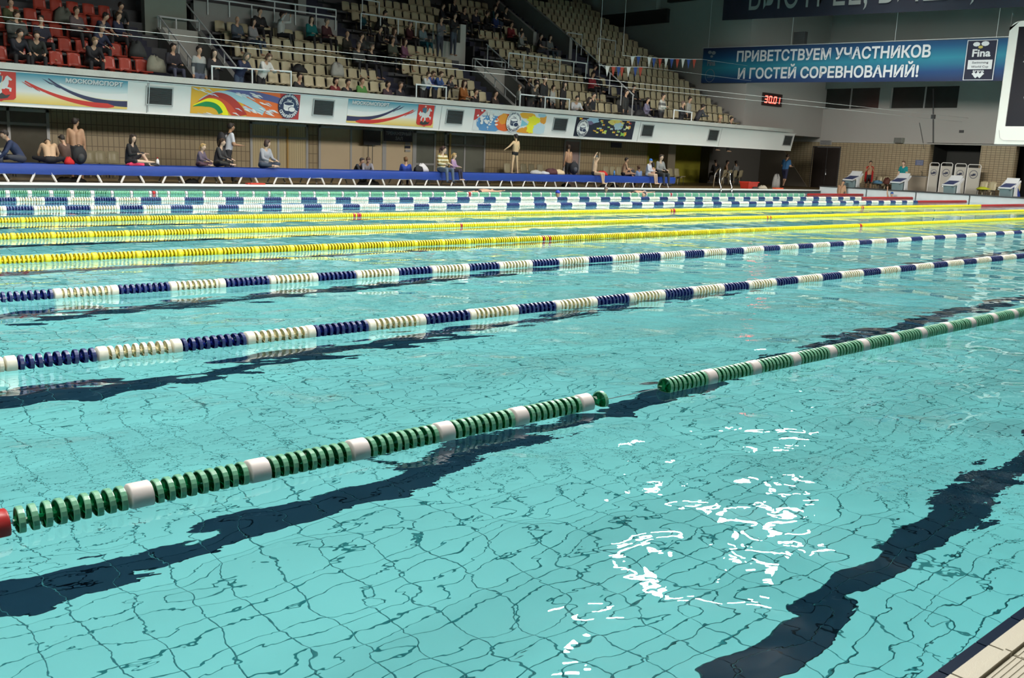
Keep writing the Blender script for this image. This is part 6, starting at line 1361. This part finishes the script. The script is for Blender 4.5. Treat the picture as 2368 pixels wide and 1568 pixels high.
# standing in aisle, top middle
for px, py, lb, c in ((1019, 36, 'man in grey sweater standing in the dark aisle', (0.10, 0.10, 0.11)), (1050, 28, 'person in black jacket standing beside the aisle man', BLK_)):
    x, Y = x_on(px, 31.0, 7.0), 31.0; person(lb, (x, Y, at(px, py, 1, Y)[2]-1.72), 10, 1.72, 'fold', c, (.04, .05, .07), HB_, 'short', vox=.03)
for px, py, lb, c, k in (
 (1048, 4, 'dark spectator at the very top centre', (0.012, 0.012, 0.02), {}), (1072, 20, 'spectator in black high above the second stair opening', BLK_, {}), (1090, 26, 'spectator in navy high above the second stair opening', (0.012, 0.014, 0.03), {}), (1103, 30, 'dark haired spectator in black in the upper fourth block', BLK_, {}),
 (1125, 28, 'spectator in dark blue in the upper fourth block', (0.012, 0.03, 0.12), {}), (1172, 16, 'first of two spectators in black with bare arms, upper fourth block', BLK_, dict(sleeve='short')), (1187, 20, 'second of two spectators in black, with teal shirt', (0.0, 0.04, 0.05), dict(bot=JN)),
 (1180, 52, 'spectator in red jumper in the fourth block', (0.16, 0.008, 0.014), {}), (1191, 58, 'child in white top beside the red jumper', (0.30, 0.30, 0.28), dict(H=1.35)), (1203, 80, 'spectator in pale grey jacket in the fourth block', (0.22, 0.23, 0.22), dict(H=1.65)),
 (1247, 80, 'spectator in black t-shirt in the fourth block', BLK_, dict(sleeve='short', bot=(.04, .04, .06))), (1269, 84, 'spectator with dark stripes over pale shirt by the aisle', (0.10, 0.11, 0.11), dict(bot=(.02, .04, .06), hs='long')),
 (1147, -2, 'dark spectator at the top edge, fourth block', (0.014, 0.012, 0.016), {}), (1020, 6, 'spectator with a yellow badge at the top of the aisle', (0.015, 0.014, 0.02), {})):
    spect(px, py, lb, c, **k)
# parapet group in blue and others
for px, py, lb, c, k in (
 (977, 166, 'child in white and grey coat leaning over the white rail', (0.40, 0.42, 0.43), dict(H=1.45)), (988, 164, 'child in blue and white top at the white rail', (0.06, 0.09, 0.30), dict(H=1.5)), (1006, 165, 'boy in blue jacket leaning on the white rail', (0.025, 0.06, 0.18), dict(H=1.5)), (1017, 172, 'boy in dark grey just right of the blue jacket', (0.03, 0.032, 0.04), dict(H=1.4))):
    k['wide'] = 0.9; parap(px, py, lb, c, hair=BR, face=20, **k)
for px, py, lb, c, k in (
 (1050, 196, 'small child in patterned top peeking over the parapet', (0.16, 0.17, 0.20), dict(H=1.2, kid=1.1, hair=BR)), (1069, 184, 'woman in orange and green behind the parapet', (0.22, 0.07, 0.01), dict(hs='long', hair=(.05, .02, .015))), (1096, 204, 'boy in black leaning on the parapet beside the orange woman', BLK_, {}), (1142, 208, 'dark haired person peeking over the parapet alone', (0.03, 0.02, 0.015), {})):
    parap(px, py, lb, c, pose='sit', Y=27.45, **k)
for px, py, lb, c, k in (
 (1200, 194, 'child in pale jacket standing beside the stair wall', (0.34, 0.34, 0.31), dict(pose='stand', hair=(.13, .07, .04), H=1.35, face=60)), (1220, 190, 'dark clothed person leaning left at the rail', (0.025, 0.026, 0.022), dict(face=10)), (1238, 182, 'man with striped shirt under a dark coat at the rail', (0.05, 0.055, 0.06), dict(pose='stand', stripe=((.3, .3, .3), 9), H=1.78)),
 (1258, 174, 'broad man in black jacket seen from the side at the rail', BLK_, dict(pose='stand', wide=1.25, H=1.85, hair=(.07, .04, .03))), (1222, 176, 'dark haired person behind the leaning dark one', (0.012, 0.01, 0.012), dict(pose='stand', Y=27.7)),
 (1278, 195, 'person in white behind the rail right of the broad man', (0.34, 0.34, 0.32), dict(pose='stand', H=1.5, Y=27.6)), (1297, 186, 'woman with long dark hair and pale belt near the rail', (0.016, 0.014, 0.016), dict(pose='stand', hs='long', Y=27.6)),
 (1328, 222, 'person in white jacket leaning over the parapet', (0.42, 0.43, 0.45), dict(face=-20)), (1342, 224, 'dark haired woman leaning over the parapet', (0.03, 0.025, 0.02), dict(hs='long', hair=HB_)), (1371, 212, 'person in dark navy standing in front of the fourth block', (0.014, 0.015, 0.022), dict(pose='stand')),
 (1447, 205, 'tall man in dark jumper standing near the last aisle', (0.02, 0.023, 0.02), dict(pose='stand', wide=1.15, H=1.8)), (1496, 224, 'woman with folded arms in pale lilac shirt', (0.16, 0.15, 0.23), dict(pose='fold', H=1.62)), (1532, 214, 'man in white sweater with fine stripes standing', (0.48, 0.48, 0.44), dict(pose='fold', wide=1.15, H=1.8, stripe=((.12, .12, .12), 6))),
 (1578, 232, 'man in dark suit with white collar near the last rail', (0.02, 0.02, 0.026), dict(pose='fold', hair=(.15, .1, .08))), (1594, 222, 'person in pale sleeveless top near the last rail', (0.34, 0.34, 0.31), dict(pose='stand', Y=27.8)), (1613, 240, 'person in dark grey bending beside the last rail', (0.03, 0.033, 0.04), dict(face=60)),
 (1690, 268, 'dark haired person alone at the far end of the gallery', (0.03, 0.028, 0.022), dict(pose='stand')), (1664, 264, 'blond spectator near the far end of the gallery', (0.16, 0.12, 0.07), dict(pose='stand', hair=BL))):
    k.setdefault('pose', 'lean'); parap(px, py, lb, c, **k)
spect(1372, 150, 'spectator in dark blue beside the last aisle', (0.014, 0.02, 0.04), hair=HB_, bot=DK)
spect(1368, 165, 'spectator in red jacket in the last aisle', (0.20, 0.01, 0.02), hair=HB_, row=2)
spect(1463, 200, 'person in black squatting behind the tall dark man', BLK_, row=1)
blob_cloth('cap', 'large black hat lying on the parapet near its far end', 'hat', (at(1480, 256, 1, 26.75)[0], 26.78, 3.12), .3, .16, .25, (0.010, 0.010, 0.011), 71)
